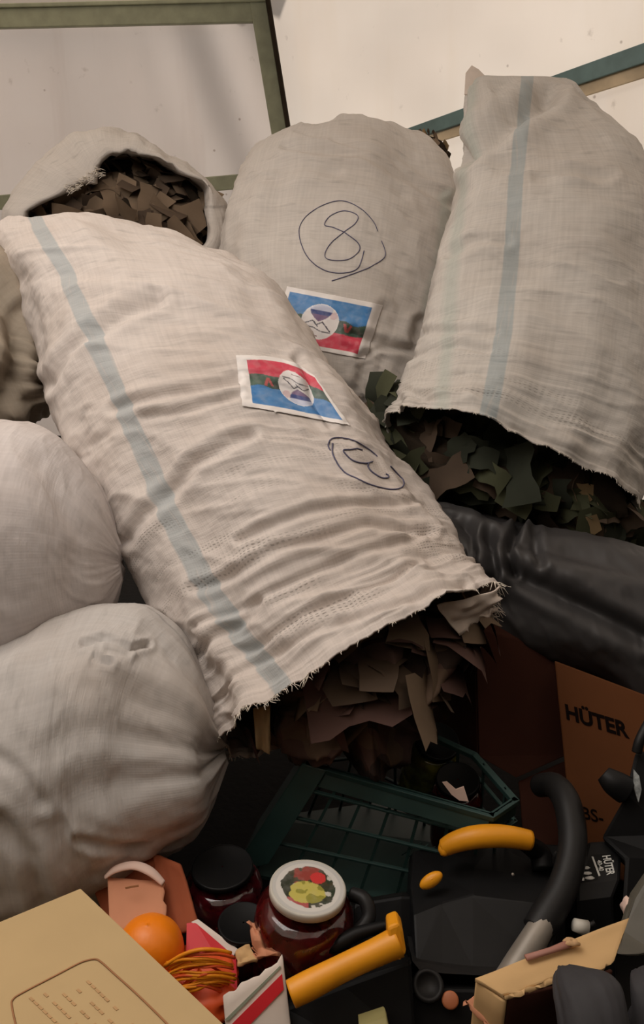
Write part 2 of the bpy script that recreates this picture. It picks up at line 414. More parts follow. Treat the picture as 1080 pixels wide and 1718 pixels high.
M['cardboard'] = simple('tan_cardboard', rgb(190, 164, 122), .85, .15, var=.06, nscale=8, bumpd=.0004)
M['cardboard_r'] = simple('light_tan_cardboard', rgb(206, 170, 122), .85, .15, var=.06, nscale=8, bumpd=.0004)
M['card_edge'] = simple('torn_cardboard_edge', rgb(196, 160, 120), .9, .1, var=.3, nscale=120)
M['card_print'] = simple('faded_red_brown_print', rgb(164, 118, 84), .85, .1, var=.1)
M['card_print2'] = simple('paler_red_brown_print', rgb(188, 152, 110), .85, .1, var=.1)
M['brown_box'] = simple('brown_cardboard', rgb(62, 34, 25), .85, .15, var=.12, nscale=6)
M['orange_box'] = simple('orange_brown_cardboard', rgb(92, 53, 25), .8, .2, var=.14, nscale=5)  # base darker than the real card, shade of the spot included
M['pink_card'] = simple('pinkish_inner_cardboard', rgb(206, 144, 112), .85, .15, var=.08, nscale=10)
M['rust_card'] = simple('rust_inner_cardboard', rgb(160, 88, 60), .85, .15, var=.12, nscale=10)
M['torn_white'] = simple('torn_paper_edge', rgb(238, 208, 194), .9, .1, var=.1)
M['white_card'] = simple('white_printed_cardboard', rgb(226, 214, 204), .6, .3, var=.04)
M['red_print'] = simple('red_print', rgb(206, 36, 46), .5, .4, var=.06)
M['grey_print'] = simple('grey_green_print', rgb(140, 146, 128), .6, .3)
M['orange_skin'] = simple('orange_peel', rgb(250, 136, 14), .4, .5, var=.05, nscale=30, bumpd=.0008)
M['net_orange'] = simple('orange_net', rgb(248, 150, 24), .5, .4)
M['net_red'] = simple('red_orange_fruit_net', rgb(214, 84, 36), .5, .4, var=.2)
M['tape_text'] = simple('dark_brown_print', rgb(18, 11, 9), .9, .05)
M['white_print'] = simple('white_print', rgb(232, 232, 228), .5, .3, var=.1, nscale=200)
M['white_plastic'] = simple('white_plastic', rgb(196, 192, 182), .5)
M['paper'] = simple('white_paper', rgb(190, 186, 178), .8)
M['olive_plate'] = simple('grey_olive_plastic', rgb(88, 84, 74), .5)
M['slate'] = simple('dark_grey_cloth', rgb(58, 57, 60), .65, .3, bumpd=.0008)
M['copper'] = simple('copper_orange_plastic', rgb(176, 104, 66), .5)
M['silver'] = simple('silver_foil_label', rgb(190, 196, 196), .3, .5, .4, var=.5, nscale=150)
def jar_mat(name, col):
    t = NT(name); t.b.inputs['Base Color'].default_value = col; t.b.inputs['Roughness'].default_value = .08
    t.b.inputs['Coat Weight'].default_value = 1; t.b.inputs['Coat Roughness'].default_value = .03
    ob = t.n('ShaderNodeTexCoord').outputs['Object']; n = t.noise(ob, 60, 3.)
    t.link(t.mix(t.ramp(n, .35, .65), tuple(c * .35 for c in col[:3]) + (1,), col), t.b.inputs['Base Color']); return t.m
M['compote'] = jar_mat('dark_red_compote', rgb(104, 20, 22)); M['plum'] = jar_mat('plum_red_preserve', rgb(110, 22, 36)); M['pickles'] = jar_mat('yellow_green_pickles', rgb(140, 138, 52))
g = NT('clear_jar_glass'); g.b.inputs['Transmission Weight'].default_value = 1; g.b.inputs['Roughness'].default_value = .02; g.b.inputs['IOR'].default_value = 1.2; M['glass'] = g.m
def vcol_mat(name, rough=.45):
    t = NT(name); a = t.n('ShaderNodeAttribute', attribute_name='print').outputs['Color']
    n = t.noise(t.n('ShaderNodeTexCoord').outputs['Object'], 90, 2.)
    t.link(t.mix(t.math('MULTIPLY', t.ramp(n, .45, .7), .12), a, rgb(210, 205, 200)), t.b.inputs['Base Color']); t.b.inputs['Roughness'].default_value = rough; return t.m
M['print'] = vcol_mat('printed_paper')

# ------------------------------------------------------------------ setting
fl = slab('floor', [(-2.4, -1, 0), (3, -1, 0), (3, 3.2, 0), (-2.4, 3.2, 0)], (0, 0, -.05), M['ground']); tag(fl, kind='structure')
YB = 2.95
BN = np.array([0, -1., 0]); BO = np.array([0, YB, 0])
A0 = PPL(446, -40, BO, BN); A1 = PPL(492, 250, BO, BN)                 # corner post line
dirp = (A1 - A0) / (A1[2] - A0[2])
post = lambda z: A0 + dirp * (z - A0[2])
def sheet(name, pf, nu, nv, mat, thick=.002):
    V = []
    for j in range(nv + 1):
        for i in range(nu + 1): V.append(pf(i / nu, j / nv))
    o = mesh_obj(name, V, grid_faces(nv + 1, nu + 1), mat); tag(o, kind='structure'); return o
ZT = post(0)[2]
def back(u, v):
    z = v * 1.42; e = post(z) + np.array([.0, 0, 0]); x = -2.4 + (e[0] + 2.4) * u
    s = max(0, (x - (e[0] - .45)) / .45)
    fold = .020 * s * math.sin(9 * (x - e[0]) * 3 + 5.5 * z) + .012 * float(fbm(x * 2.5, z * .9, 2., 3)) + .010 * float(vnoise(x * 9, z * .6, 5.)) * (1 if u < .999 else 0)
    return np.array([x, YB + .03 + fold, z])
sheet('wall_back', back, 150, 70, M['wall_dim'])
W1 = np.array([2.15, 1.0])
nr_ = nrm(np.array([A1[0], YB, 0]) * 0 + np.cross(np.array([W1[0] - A1[0], W1[1] - YB, 0]), [0, 0, 1.]))
def right(u, v):
    z = v * 3.4; e = post(min(z, 1.5)); x = e[0] + (W1[0] - e[0]) * u; y = YB + (W1[1] - YB) * u
    f = .016 * float(fbm(u * 7, z * 2.2, 9., 3)) * min(1, u * 12)
    return np.array([x, y, z]) + nr_ * f
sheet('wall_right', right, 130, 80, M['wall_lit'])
def roof(u, v):
    y = YB + .05 + (-1.2 - YB) * v; z = 1.405 + .26 * v * 3.2 * .9
    k = min(1., max(0., (YB - y) / (YB - W1[1]))); x = -2.4 + (A1[0] + (W1[0] - A1[0]) * k + .03 + 2.4) * u; z += .9 * min(1.3, max(0., x + .2))
    z += .012 * float(fbm(x * 2, y * 2, 4., 3)); return np.array([x, y, z])
sheet('ceiling', roof, 60, 60, M['wall_lit'])
def flatwall(name, p, q, h, mt='wall_dim'):
    p = np.array(p); q = np.array(q)
    sheet(name, lambda u, v: np.array([*(p + (q - p) * u), h * v]) + np.array([.012, .012, 0]) * float(fbm(u * 6, v * 2, 3., 2)), 40, 20, M[mt])
flatwall('wall_left', (-2.4, YB), (-2.4, -1.2), 2.1); flatwall('wall_front', (-2.4, -1.2), (2.15, -1.2), 3.2, 'wall_dark'); flatwall('wall_right_2', (2.15, -1.2), (2.15, 1.0), 3.3, 'wall_dark')
def bar(name, a, b, wv, dv, mat):
    o = slab(name, [a - wv / 2, b - wv / 2, b + wv / 2, a + wv / 2], dv, mat, bev=.003); tag(o, kind='structure'); return o
fy = np.array([0, -.03, 0])
q0 = PPL(-60, 34, BO + fy, BN); q1 = PPL(452, 22, BO + fy, BN)
bar('trim_1', q0, q1, np.array([0, 0, .055]), fy, M['green_metal'])
bar('trim_2', q0 + [0, 0, .03], q1 + [0, 0, .03], np.array([0, 0, .012]), fy * 1.3, M['green_metal'])
q0 = PPL(-60, 345, BO + fy, BN); q1 = PPL(420, 303, BO + fy, BN)
bar('trim_3', q0, q1, np.array([0, 0, .045]), fy, M['green_metal'])
a, b = post(.0) + fy * .5, post(1.45) + fy * .5
bar('trim_4', a + [-.035, 0, 0], b + [-.035, 0, 0], np.array([.05, 0, 0]), fy * 1.6, M['green_metal'])
bar('trim_5', a + [-.004, 0, 0], b + [-.004, 0, 0], np.array([.014, 0, 0]), fy * 2.2, M['core'])
RO = np.array([A1[0], YB, 0]); RN = nr_ if np.dot(nr_, CAM - RO) > 0 else -nr_
def onr(x, y, off=.03): return PPL(x, y, RO + RN * off, RN)
def rbar(name, l0, l1, thick, mat, off):
    o = slab(name, [onr(*l0[0], off), onr(*l0[1], off), onr(*l1[1], off), onr(*l1[0], off)], -RN * thick, mat, bev=.002); tag(o, kind='structure'); return o
rbar('trim_6', ((620, 238), (1120, 57)), ((620, 258), (1120, 92)), .02, M['teal_metal'], .045)
rbar('trim_7', ((640, 254), (1120, 92)), ((640, 268), (1120, 118)), .008, M['hem'], .034)
# white bead standing in for a bright pinhole of daylight by the post
ph = ellipsoid('pinhole_bead', PPL(451, 138, BO + np.array([0, -.035, 0]), BN), ((.006, 0, 0), (0, .004, 0), (0, 0, .011)), M['white_plastic']); tag(ph, kind='structure'); ph.name = 'trim_8_pinhole'

# ------------------------------------------------------------------ cloth scraps of the camouflage nets
def scrap_mesh(i):
    rng = np.random.RandomState(100 + i); l = rng.uniform(.045, .08); wd = rng.uniform(.024, .042); k = rng.uniform(8, 34); tw = rng.uniform(-.45, .45); V = []
    for a in range(6):
        for b in range(4):
            u = (a / 5 - .5) * l; v = (b / 3 - .5) * wd * (1 + .3 * rng.uniform(-1, 1) * (b in (0, 3)))
            ang = u * k; x = math.sin(ang) / k; z = (math.cos(ang) - 1) / k + .25 * v * math.sin(tw * a) + 3 * v * v
            y = v * math.cos(tw * a / 5)
            V.append((x, y, z))
    me = bpy.data.meshes.new('cloth_scrap'); me.from_pydata(V, [], grid_faces(6, 4)); me.update()
    me.polygons.foreach_set('use_smooth', [True] * len(me.polygons)); return me
SCR = {}
def scrap(parent, loc, nvec, mats, scale=1., rs=random, tilt=.6):
    i = rs.randrange(9); mt = rs.choice(mats)
    if (i, mt) not in SCR:
        me = scrap_mesh(i); me.materials.append(M[mt]); SCR[(i, mt)] = me
    o = bpy.data.objects.new('cloth_scrap', SCR[(i, mt)]); COL.objects.link(o)
    z = Vector(map(float, nvec)) + Vector((rs.uniform(-1, 1), rs.uniform(-1, 1), rs.uniform(-1, 1))) * tilt
    q = z.to_track_quat('Z', 'Y') @ Matrix.Rotation(rs.uniform(0, 6.28), 3, 'Z').to_quaternion()
    s = scale * rs.uniform(.75, 1.2)
    o.matrix_world = Matrix.LocRotScale(Vector(map(float, loc)), q, Vector((s, s, s)))
    o.parent = parent; o.matrix_parent_inverse = Matrix.Translation(parent.location).inverted()
    return o
def net(loc, label, rows, mats, n, seed, region=None, scale=1., group=None, lift=.012, expo=2.1, tilt=.6, core='core', camp=1.6):
    T = thing('camouflage_net', loc, label, 'camouflage net', group)
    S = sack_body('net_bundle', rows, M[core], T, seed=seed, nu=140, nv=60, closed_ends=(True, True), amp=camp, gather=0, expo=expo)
    rs = random.Random(seed); k = 0; tries = 0; pts = []
    while k < n and tries < n * 60:
        tries += 1
        i, j = rs.randrange(2, 58), rs.randrange(140); p = S.V[i, j]; nn = nrm(p - S.c[i])
        if np.dot(nn, nrm(CAM - p)) < -.1: continue
        x, y = pix(p)
        if region and not region(x, y): continue
        if any(np.linalg.norm(p - o) < .014 * scale for o in pts): continue
        pts.append(p); scrap(T, p + nn * lift * rs.uniform(.2, 1.2), nn, mats, scale, rs, tilt); k += 1
    return T, S

# ------------------------------------------------------------------ sticker and marker
FLAG_W, FLAG_H = 150, 90
BLUE, GREEN, RED, WHITE = rgb(44, 116, 178), rgb(62, 84, 72), rgb(206, 62, 84), rgb(232, 226, 222)
def flagcol(u, v):
    """printed sticker, u right, v down, both 0..1"""
    if u < .045 or u > .90 or v < .085 or v > .93: return WHITE
    x = (u - .045) / .855; y = (v - .085) / .845
    cx, cy = (x - .45) * 1.62, y - .50
    r = math.hypot(cx, cy)
    wob = .03 * math.sin(x * 9) + .02 * math.sin(x * 23)
    if r < .36:
        hx, hy = cx * 5.2 + .15, -(cy + .17) * 5.6
        hh = (hx * hx + hy * hy - 1) ** 3 - hx * hx * hy ** 3
        if hh < 0:
            if hy > .40: return rgb(196, 200, 220)
            return rgb(60, 74, 130) if hy > -.15 else rgb(120, 96, 130)
        def near(pts, w):
            return min(float(polydist(np.array([cx]), np.array([cy]), pts)[0]), 9) < w
        if near([(-.27, .07), (-.14, -.01), (-.02, .10)], .012) or near([(-.05, .07), (.05, 0), (.24, .17)], .012): return rgb(70, 66, 78)
        if near([(-.28, .12), (-.10, .13), (.06, .19), (.26, .20)], .010): return rgb(90, 86, 92)
        if near([(-.16, .29), (.02, .30)], .008): return rgb(110, 60, 60)
        if math.hypot(cx - .24, cy + .17) < .08 and (int(cx * 70) + int(cy * 70)) % 2: return rgb(200, 150, 160)
        return rgb(226, 220, 218)
    if r < .372: return rgb(236, 232, 230)
    if y < .40 + wob:
        k = .5 + .5 * float(fbm(x * 7, y * 9, 1., 3)); k = min(1, max(0, k * 1.2 - .1))
        c = [a * (1 - .35 * k) + .35 * k * b for a, b in zip(BLUE, rgb(120, 160, 200))]; return (*c[:3], 1)
    if y < .67 + wob * .6:
        if abs(abs(x - .79) - (.62 - y) * .22) < .016 and .44 < y < .62: return rgb(176, 84, 84)
        k = float(fbm(x * 6, y * 8, 3., 2)); return tuple(max(0, c * (1 + .5 * k)) for c in GREEN[:3]) + (1,)
    return RED
def sticker(S, quad, parent, label, rot=False, edge=None):
    q = [np.array(p, float) for p in quad]; V = []; C = []; uvn = []
    for j in range(FLAG_H + 1):
        for i in range(FLAG_W + 1):
            u, v = i / FLAG_W, j / FLAG_H
            p = (q[0] * (1 - u) + q[1] * u) * (1 - v) + (q[3] * (1 - u) + q[2] * u) * v
            if edge: p = p + edge(u, v)
            loc, nn = hit(S, p[0], p[1], .0022); V.append(loc); C.append(flagcol(1 - u, 1 - v) if rot else flagcol(u, v))
    V = np.array(V).reshape(FLAG_H + 1, FLAG_W + 1, 3)
    for _ in range(3):
        V[1:-1, 1:-1] = (V[:-2, 1:-1] + V[2:, 1:-1] + V[1:-1, :-2] + V[1:-1, 2:] + 2 * V[1:-1, 1:-1]) / 6
    o = mesh_obj('sticker', V.reshape(-1, 3), grid_faces(FLAG_H + 1, FLAG_W + 1), M['print'], parent, attrs={'print': C})
    tag(o, label); solid(o, .0006, 0); return o
def marker(S, lines, parent, label, r=.0010):
    lst = []
    for pl in lines:
        a = catmull(np.array(pl, float), max(12, len(pl) * 7)); lst.append(([hit(S, x, y, .0009)[0] for x, y in a], r))
    o = join_tubes('marker_number', lst, M['ink'], parent); tag(o, label); return o
def threads(S, parent, n, seed, thf=lambda c, s: True, length=.010, clumps=()):
    rs = random.Random(seed); lst = []; nu = len(S.th); k = 0
    while k < n:
        j = rs.randrange(nu)
        if not thf(math.cos(S.th[j]), math.sin(S.th[j])): continue
        k += 1; p = S.V[-1, j]; t = S.t[-1]; side = nrm(S.V[-1, (j + 1) % nu] - p)
        d = nrm(t + side * rs.uniform(-1.6, 1.6) + S.N[-1, j] * rs.uniform(-.2, .8)); l = length * rs.uniform(.4, 1.5)
        m = p + d * l * .5 + side * rs.uniform(-.3, .3) * l
        lst.append(([p, m, p + d * l + np.array([0, 0, -.25 * l])], .00045))
    # rolled selvedge cord running round the mouth
    o = join_tubes('frayed_threads', lst, M['thread'], parent, 'stuff'); return o

# ------------------------------------------------------------------ front sack
T = thing('woven_sack', P(430, 760, 1.42), 'white woven sack lying across the middle, flag sticker and circled 13 on it', 'sack')
rows = [((12, 388), (400, 488), 1.72, .04), ((-14, 420), (446, 510), 1.67, .12), ((24, 510), (494, 560), 1.59, .165), ((72, 610), (534, 606), 1.51, .18),
        ((96, 725), (586, 672), 1.43, .185), ((165, 848), (643, 745), 1.35, .18), ((216, 950), (704, 822), 1.28, .17), ((270, 1050), (756, 905), 1.21, .155),
        ((335, 1170), (790, 962), 1.14, .13), ((384, 1248), (826, 1000), 1.08, .115)]
S3 = sack_body('sack_body', rows, M['sack_front'], T, seed=1, nu=300, nv=340,
    stripe=[(52, 350), (68, 385), (112, 455), (165, 570), (205, 665), (240, 745), (270, 830), (312, 920), (350, 995), (405, 1075), (470, 1150), (500, 1190)], stripe_w=.0125,
    creases=[([(88, 645), (120, 600), (165, 565), (215, 525), (265, 505)], .008, 11), ([(200, 690), (290, 665), (395, 640)], .006, 8), ([(250, 705), (330, 690), (400, 668)], .004, 6),
             ([(225, 905), (275, 835), (330, 775), (420, 735)], .007, 10), ([(120, 780), (190, 740)], .004, 10), ([(500, 600), (528, 660), (560, 700)], .005, 7),
             ([(400, 905), (520, 860), (640, 835), (700, 835)], .005, 7), ([(330, 985), (480, 920), (620, 880), (720, 890)], .006, 8), ([(330, 1050), (470, 985), (600, 930), (700, 905)], .004, 6),
             ([(300, 1120), (400, 1040), (430, 1010)], .005, 8), ([(400, 1090), (560, 1010), (700, 950)], .005, 6), ([(350, 1180), (420, 1110), (560, 1050), (780, 985)], .004, 6), ([(30, 470), (120, 460), (190, 470)], .003, 12)],
    gauze_v=(.66, .80), hem_shift=lambda c, s: .075 * np.clip(s, 0, 1) - .03 * np.clip(-s, 0, 1))
sticker(S3, [(396, 598), (528, 632), (586, 715), (407, 682)], T, 'flag sticker upside down, red on top', rot=True, edge=lambda u, v: np.array([14 * math.sin(math.pi * u) * (1 - v), -10 * math.sin(math.pi * u) * (1 - v) + 0 * u]))
Z = lambda L: [(530 + x * .1574, 710 + y * .1574) for x, y in L]
marker(S3, [Z([(650, 358), (600, 310), (540, 265), (460, 215), (380, 180), (290, 160), (210, 155), (150, 185), (130, 240), (150, 290)]),
            Z([(178, 215), (175, 320), (215, 410), (270, 490), (330, 545), (440, 595), (560, 650), (680, 690), (800, 710), (890, 700), (930, 660), (925, 610), (880, 560), (790, 460)]),
            Z([(490, 290), (430, 275), (370, 285), (290, 292), (330, 350), (390, 400), (470, 425), (540, 428), (600, 412)]),
            Z([(560, 425), (550, 460), (580, 510), (640, 555), (700, 585), (760, 585), (770, 560), (740, 545)])], T, 'circled number 13 in blue marker', .0011)
threads(S3, T, 110, 3, lambda c, s: s > -.25, .005)
threads(S3, T, 40, 6, lambda c, s: s > .3 and .2 < c < .75, .010)
threads(S3, T, 60, 4, lambda c, s: c < -.93, .014)

fo = board('folded_hem', [P(738, 1018, 1.0), P(832, 982, 1.03), P(831, 1026, 1.03), P(770, 1068, 1.02)], .002, M['cloth_plain'], T, nx=24, ny=14, wob=.012, torn=('b', 'r'), tear=.007, seed=4); tag(fo, 'turned-out frayed corner of the mouth')
fo = board('loose_strap', [P(424, 1190, 1.01), P(453, 1184, 1.01), P(453, 1262, 1.02), P(430, 1256, 1.02)], .002, M['camo_tan'], T, nx=8, ny=12, wob=.006, seed=8); tag(fo, 'brown cloth end hanging out of the mouth')
# net inside the front sack
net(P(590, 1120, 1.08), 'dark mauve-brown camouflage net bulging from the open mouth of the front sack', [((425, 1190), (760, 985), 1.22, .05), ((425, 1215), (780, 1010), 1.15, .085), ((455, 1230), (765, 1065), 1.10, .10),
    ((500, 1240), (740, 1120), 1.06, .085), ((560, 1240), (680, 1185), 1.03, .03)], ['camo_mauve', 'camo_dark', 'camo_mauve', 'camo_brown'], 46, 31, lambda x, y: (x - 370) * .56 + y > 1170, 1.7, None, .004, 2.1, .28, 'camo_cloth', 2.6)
# ------------------------------------------------------------------ sack with the 8
T = thing('woven_sack', P(580, 470, 1.8), 'grey-white woven sack standing behind, circled 8 above a blue-green-red flag sticker', 'sack')
rows = [((500, 236), (655, 238), 2.040, .02), ((448, 246), (725, 262), 2.020, .09), ((410, 285), (758, 318), 1.980, .14), ((384, 350), (768, 400), 1.940, .17), ((366, 430), (757, 480), 1.890, .18),
        ((372, 520), (735, 560), 1.840, .18), ((400, 610), (700, 640), 1.790, .15), ((450, 680), (668, 698), 1.750, .11), ((540, 724), (630, 722), 1.730, .03)]
S8 = sack_body('sack_body', rows, M['sack_mid'], T, seed=2, nu=240, nv=260, closed_ends=(True, True), amp=.85, gather=1.4,
    creases=[([(480, 248), (600, 262), (690, 300), (752, 345)], .006, 7), ([(560, 240), (660, 270), (740, 325)], .004, 5), ([(590, 560), (650, 575), (690, 590), (700, 540)], .007, 8), ([(600, 600), (640, 582), (690, 585)], .004, 5), ([(640, 520), (620, 580), (600, 650)], .004, 9), ([(410, 300), (470, 285), (560, 290)], .003, 9)],
    faint=[(745, 330), (735, 430), (712, 520)], stripe_w=.014)
sticker(S8, [(482, 481), (641, 512), (612, 603), (455, 573)], T, 'flag sticker, blue on top and red below')
Z = lambda L: [(350 + x * .4167, 300 + y * .4167) for x, y in L]
marker(S8, [Z([(680, 212), (660, 170), (610, 120), (540, 90), (470, 103), (400, 145), (365, 200), (375, 270), (410, 330), (470, 370), (540, 380), (600, 360), (625, 290)]),
            Z([(695, 250), (710, 310), (660, 350), (590, 380), (495, 412)]),
            Z([(545, 215), (500, 196), (466, 186), (490, 150), (545, 130), (598, 148), (590, 180), (545, 215), (490, 262), (467, 308), (490, 327), (560, 325), (604, 292), (600, 258), (545, 215)])], T, 'circled number 8 in blue marker')
net(P(725, 262, 1.98), 'brown camouflage net poking out behind the top of the sack marked 8', [((650, 232), (700, 236), 2.10, .02), ((655, 262), (735, 250), 2.10, .05), ((670, 300), (750, 272), 2.10, .05), ((700, 320), (748, 300), 2.10, .02)], ['camo_brown', 'camo_dark', 'camo_tan'], 26, 32, None, .75)
# ------------------------------------------------------------------ right sack
T = thing('woven_sack', P(880, 500, 1.55), 'tall white woven sack at the right, mouth hanging open over green netting', 'sack')
rows = [((784, 128), (950, 132), 1.76, .004), ((779, 160), (975, 160), 1.745, .02), ((775, 215), (1022, 212), 1.72, .06), ((768, 290), (1078, 280), 1.68, .10), ((750, 370), (1112, 370), 1.64, .13), ((722, 460), (1128, 480), 1.58, .15),
        ((702, 560), (1126, 590), 1.52, .155), ((683, 630), (1110, 700), 1.46, .15), ((668, 680), (1088, 790), 1.41, .135), ((660, 700), (1056, 860), 1.37, .12)]
SR = sack_body('sack_body', rows, M['sack_right'], T, seed=3, nu=260, nv=300, amp=.7, gather=0, tap=.14,
    stripe=[(885, 120), (878, 200), (866, 300), (858, 420), (845, 560), (828, 650), (805, 760)], stripe_w=.013,
    faint=[(792, 130), (785, 260), (768, 400), (752, 560), (738, 720)],
    creases=[([(920, 158), (860, 198), (815, 232), (782, 262)], .020, 17), ([(755, 430), (800, 405), (850, 402)], .005, 7), ([(700, 560), (760, 555), (830, 560)], .004, 6), ([(690, 600), (760, 580), (820, 590)], .004, 6), ([(900, 300), (960, 292), (1020, 300)], .003, 8), ([(690, 660), (800, 690), (900, 730), (1000, 790)], .004, 6)],
    gauze_v=(.80, .95), hem_shift=lambda c, s: .055 * np.clip(s, 0, 1) - .02 * np.clip(-s, 0, 1))
ear = [P(x, y, d) for x, y, d in ((779, 158, 1.744), (781, 122, 1.752), (791, 109, 1.757), (803, 116, 1.757), (818, 131, 1.757), (800, 160, 1.742))]
o = slab('sack_corner', ear, FW * .004, M['cloth_plain'], T, bev=.001)
threads(SR, T, 160, 5, lambda c, s: s > -.2, .0035)
net(P(850, 800, 1.36), 'olive-green camouflage net spilling out under the tall right sack', [((620, 705), (660, 660), 1.52, .03), ((630, 745), (760, 690), 1.47, .07), ((690, 830), (850, 730), 1.43, .09), ((780, 860), (930, 770), 1.41, .10), ((870, 885), (1000, 810), 1.40, .09), ((960, 905), (1050, 850), 1.40, .07), ((1040, 925), (1100, 880), 1.42, .03)],
    ['camo_green', 'camo_deep', 'camo_deep', 'camo_green', 'camo_dark'], 150, 33, None, 1.35)
T2, _s = net(P(990, 850, 1.34), 'tan and brown camouflage net scraps at the right corner of the open sack mouth', [((940, 835), (975, 800), 1.37, .02), ((960, 870), (1010, 825), 1.35, .035), ((990, 895), (1030, 860), 1.35, .02)], ['camo_tan', 'camo_brown', 'camo_tan', 'camo_dark'], 16, 34, None, .9)
# ------------------------------------------------------------------ back-left open sack
T = thing('woven_sack', P(210, 330, 1.95), 'white woven sack at the back left, its open mouth showing brown netting', 'sack')
def ring_loft(name, rings, mat, parent, nu=200, nv=90, seed=9):
    RR = []
    for poly, d in rings:
        poly = np.array(poly, float); c0 = np.array([200., 350.]); cl = np.vstack([poly, poly[:1]])
        ang = np.unwrap(np.arctan2(cl[:, 1] - c0[1], cl[:, 0] - c0[0])); s = (ang - ang[0]) / (ang[-1] - ang[0])
        sm = catmull(cl, 240); angs = np.unwrap(np.arctan2(sm[:, 1] - c0[1], sm[:, 0] - c0[0]))
        if angs[-1] < angs[0]: sm = sm[::-1]; angs = angs[::-1]
        tgt = np.linspace(0, 2 * math.pi, nu, endpoint=False)
        angs3 = np.concatenate([angs - 4 * math.pi, angs - 2 * math.pi, angs, angs + 2 * math.pi]); sm3 = np.vstack([sm] * 4); o_ = np.argsort(angs3)
        X = np.interp(tgt, angs3[o_], sm3[o_][:, 0]); Y = np.interp(tgt, angs3[o_], sm3[o_][:, 1])
        dd = d if np.isscalar(d) else None
        RR.append([P(x, y, d(x, y) if dd is None else d) for x, y in zip(X, Y)])
    RR = np.array(RR); V = catmull(RR.reshape(len(RR), -1), nv).reshape(nv, nu, 3)
    c = V.mean(1); N = V - c[:, None]; N /= np.linalg.norm(N, axis=2)[..., None]
    th = np.linspace(0, 2 * math.pi, nu, endpoint=False); vf = np.linspace(0, 1, nv)[:, None]
    D = .007 * fbm(np.cos(th)[None] * 4, np.sin(th)[None] * 4, vf * 5, 3) + .004 * (1 - np.abs(fbm(np.cos(th)[None] * 5 + vf * 3, np.sin(th)[None] * 5, vf * 14, 2))) ** 2
    V = V + N * D[..., None]
    uv = np.stack([np.repeat(th[None] / 6.283 * 1.1, nv, 0), np.repeat(vf, nu, 1) * .8], -1).reshape(-1, 2)
    o = mesh_obj(name, V.reshape(-1, 3), grid_faces(nv, nu, True) + [tuple(range((nv - 1) * nu, nv * nu))], mat, parent, uv=uv, attrs={k: np.full(nv * nu, 1. if k != 'gauze' else 0.) for k in ('stripe', 'faint', 'gauze')})
    bm = bmesh.new(); bm.from_mesh(o.data); bmesh.ops.recalc_face_normals(bm, faces=bm.faces); bm.to_mesh(o.data); bm.free()
    solid(o, .002); return o, V
MO = [(45, 354), (90, 330), (128, 312), (158, 300), (168, 275), (188, 258), (215, 255), (262, 268), (300, 290), (345, 313), (347, 360), (345, 410), (300, 450), (200, 460), (100, 440), (50, 400)]
OU = [(8, 352), (55, 292), (95, 256), (130, 233), (190, 221), (230, 232), (255, 246), (310, 278), (348, 302), (368, 330), (382, 368), (372, 430), (320, 500), (200, 520), (80, 490), (10, 430)]
IN = [(x * .96 + 8, y * .96 + 15) for x, y in MO]
ob, VB = ring_loft('sack_body', [(IN, 2.06), (MO, 1.92), (OU, 1.96), ([(200 + (x - 200) * 1.0, 352 + (y - 352) * 1.0) for x, y in OU], 2.12), ([(200 + (x - 200) * .9, 352 + (y - 352) * .86) for x, y in OU], 2.4), ([(200 + (x - 200) * .5, 352 + (y - 352) * .4) for x, y in OU], 2.55)], M['sack_mid'], T)
lst = []; rs = random.Random(5)
for k in range(70):   # frayed tuft at the left of the mouth
    x, y = rs.uniform(118, 178), 0; y = 318 - (x - 118) * .55 + rs.uniform(-8, 10); p = P(x, y, 1.915)
    a = rs.uniform(-2.6, -1.4); L = rs.uniform(8, 20); lst.append(([p, P(x + L * .5 * math.cos(a) + rs.uniform(-3, 3), y + 3 - L * .5 * math.sin(a) * -.6, 1.905), P(x - L * .6, y + L * .5 * rs.uniform(-1, 1), 1.90)], .0006))
join_tubes('frayed_threads', lst, M['thread'], T, 'stuff')
net(P(230, 350, 1.99), 'brown camouflage net packed inside the open back-left sack', [((60, 350), (100, 330), 2.02, .02), ((80, 400), (170, 285), 2.04, .05), ((150, 440), (215, 268), 2.06, .07), ((230, 450), (280, 285), 2.06, .07), ((300, 440), (325, 315), 2.05, .06), ((335, 410), (345, 340), 2.03, .02)],
    ['camo_brown', 'camo_dark', 'camo_brown', 'camo_brown'], 120, 35, None, 1.6)
# ------------------------------------------------------------------ sacks on the left
def plain(loc, label, rows, mat, seed, amp=.7, creases=(), stripe=None):
    T = thing('woven_sack', loc, label, 'sack')
    S = sack_body('sack_body', rows, M[mat], T, seed=seed, nu=180, nv=200, closed_ends=(True, True), amp=amp, gather=0, creases=creases, stripe=stripe, expo=2.0)
    return T, S
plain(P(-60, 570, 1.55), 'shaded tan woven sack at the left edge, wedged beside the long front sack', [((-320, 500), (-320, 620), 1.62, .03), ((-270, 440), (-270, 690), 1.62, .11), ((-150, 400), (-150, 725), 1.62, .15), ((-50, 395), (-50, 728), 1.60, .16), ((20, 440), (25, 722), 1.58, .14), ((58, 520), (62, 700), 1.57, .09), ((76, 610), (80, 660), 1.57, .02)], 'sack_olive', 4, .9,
      creases=[([(-20, 470), (20, 520), (30, 600), (10, 660)], .012, 16), ([(40, 520), (20, 640), (60, 690)], .008, 12)])
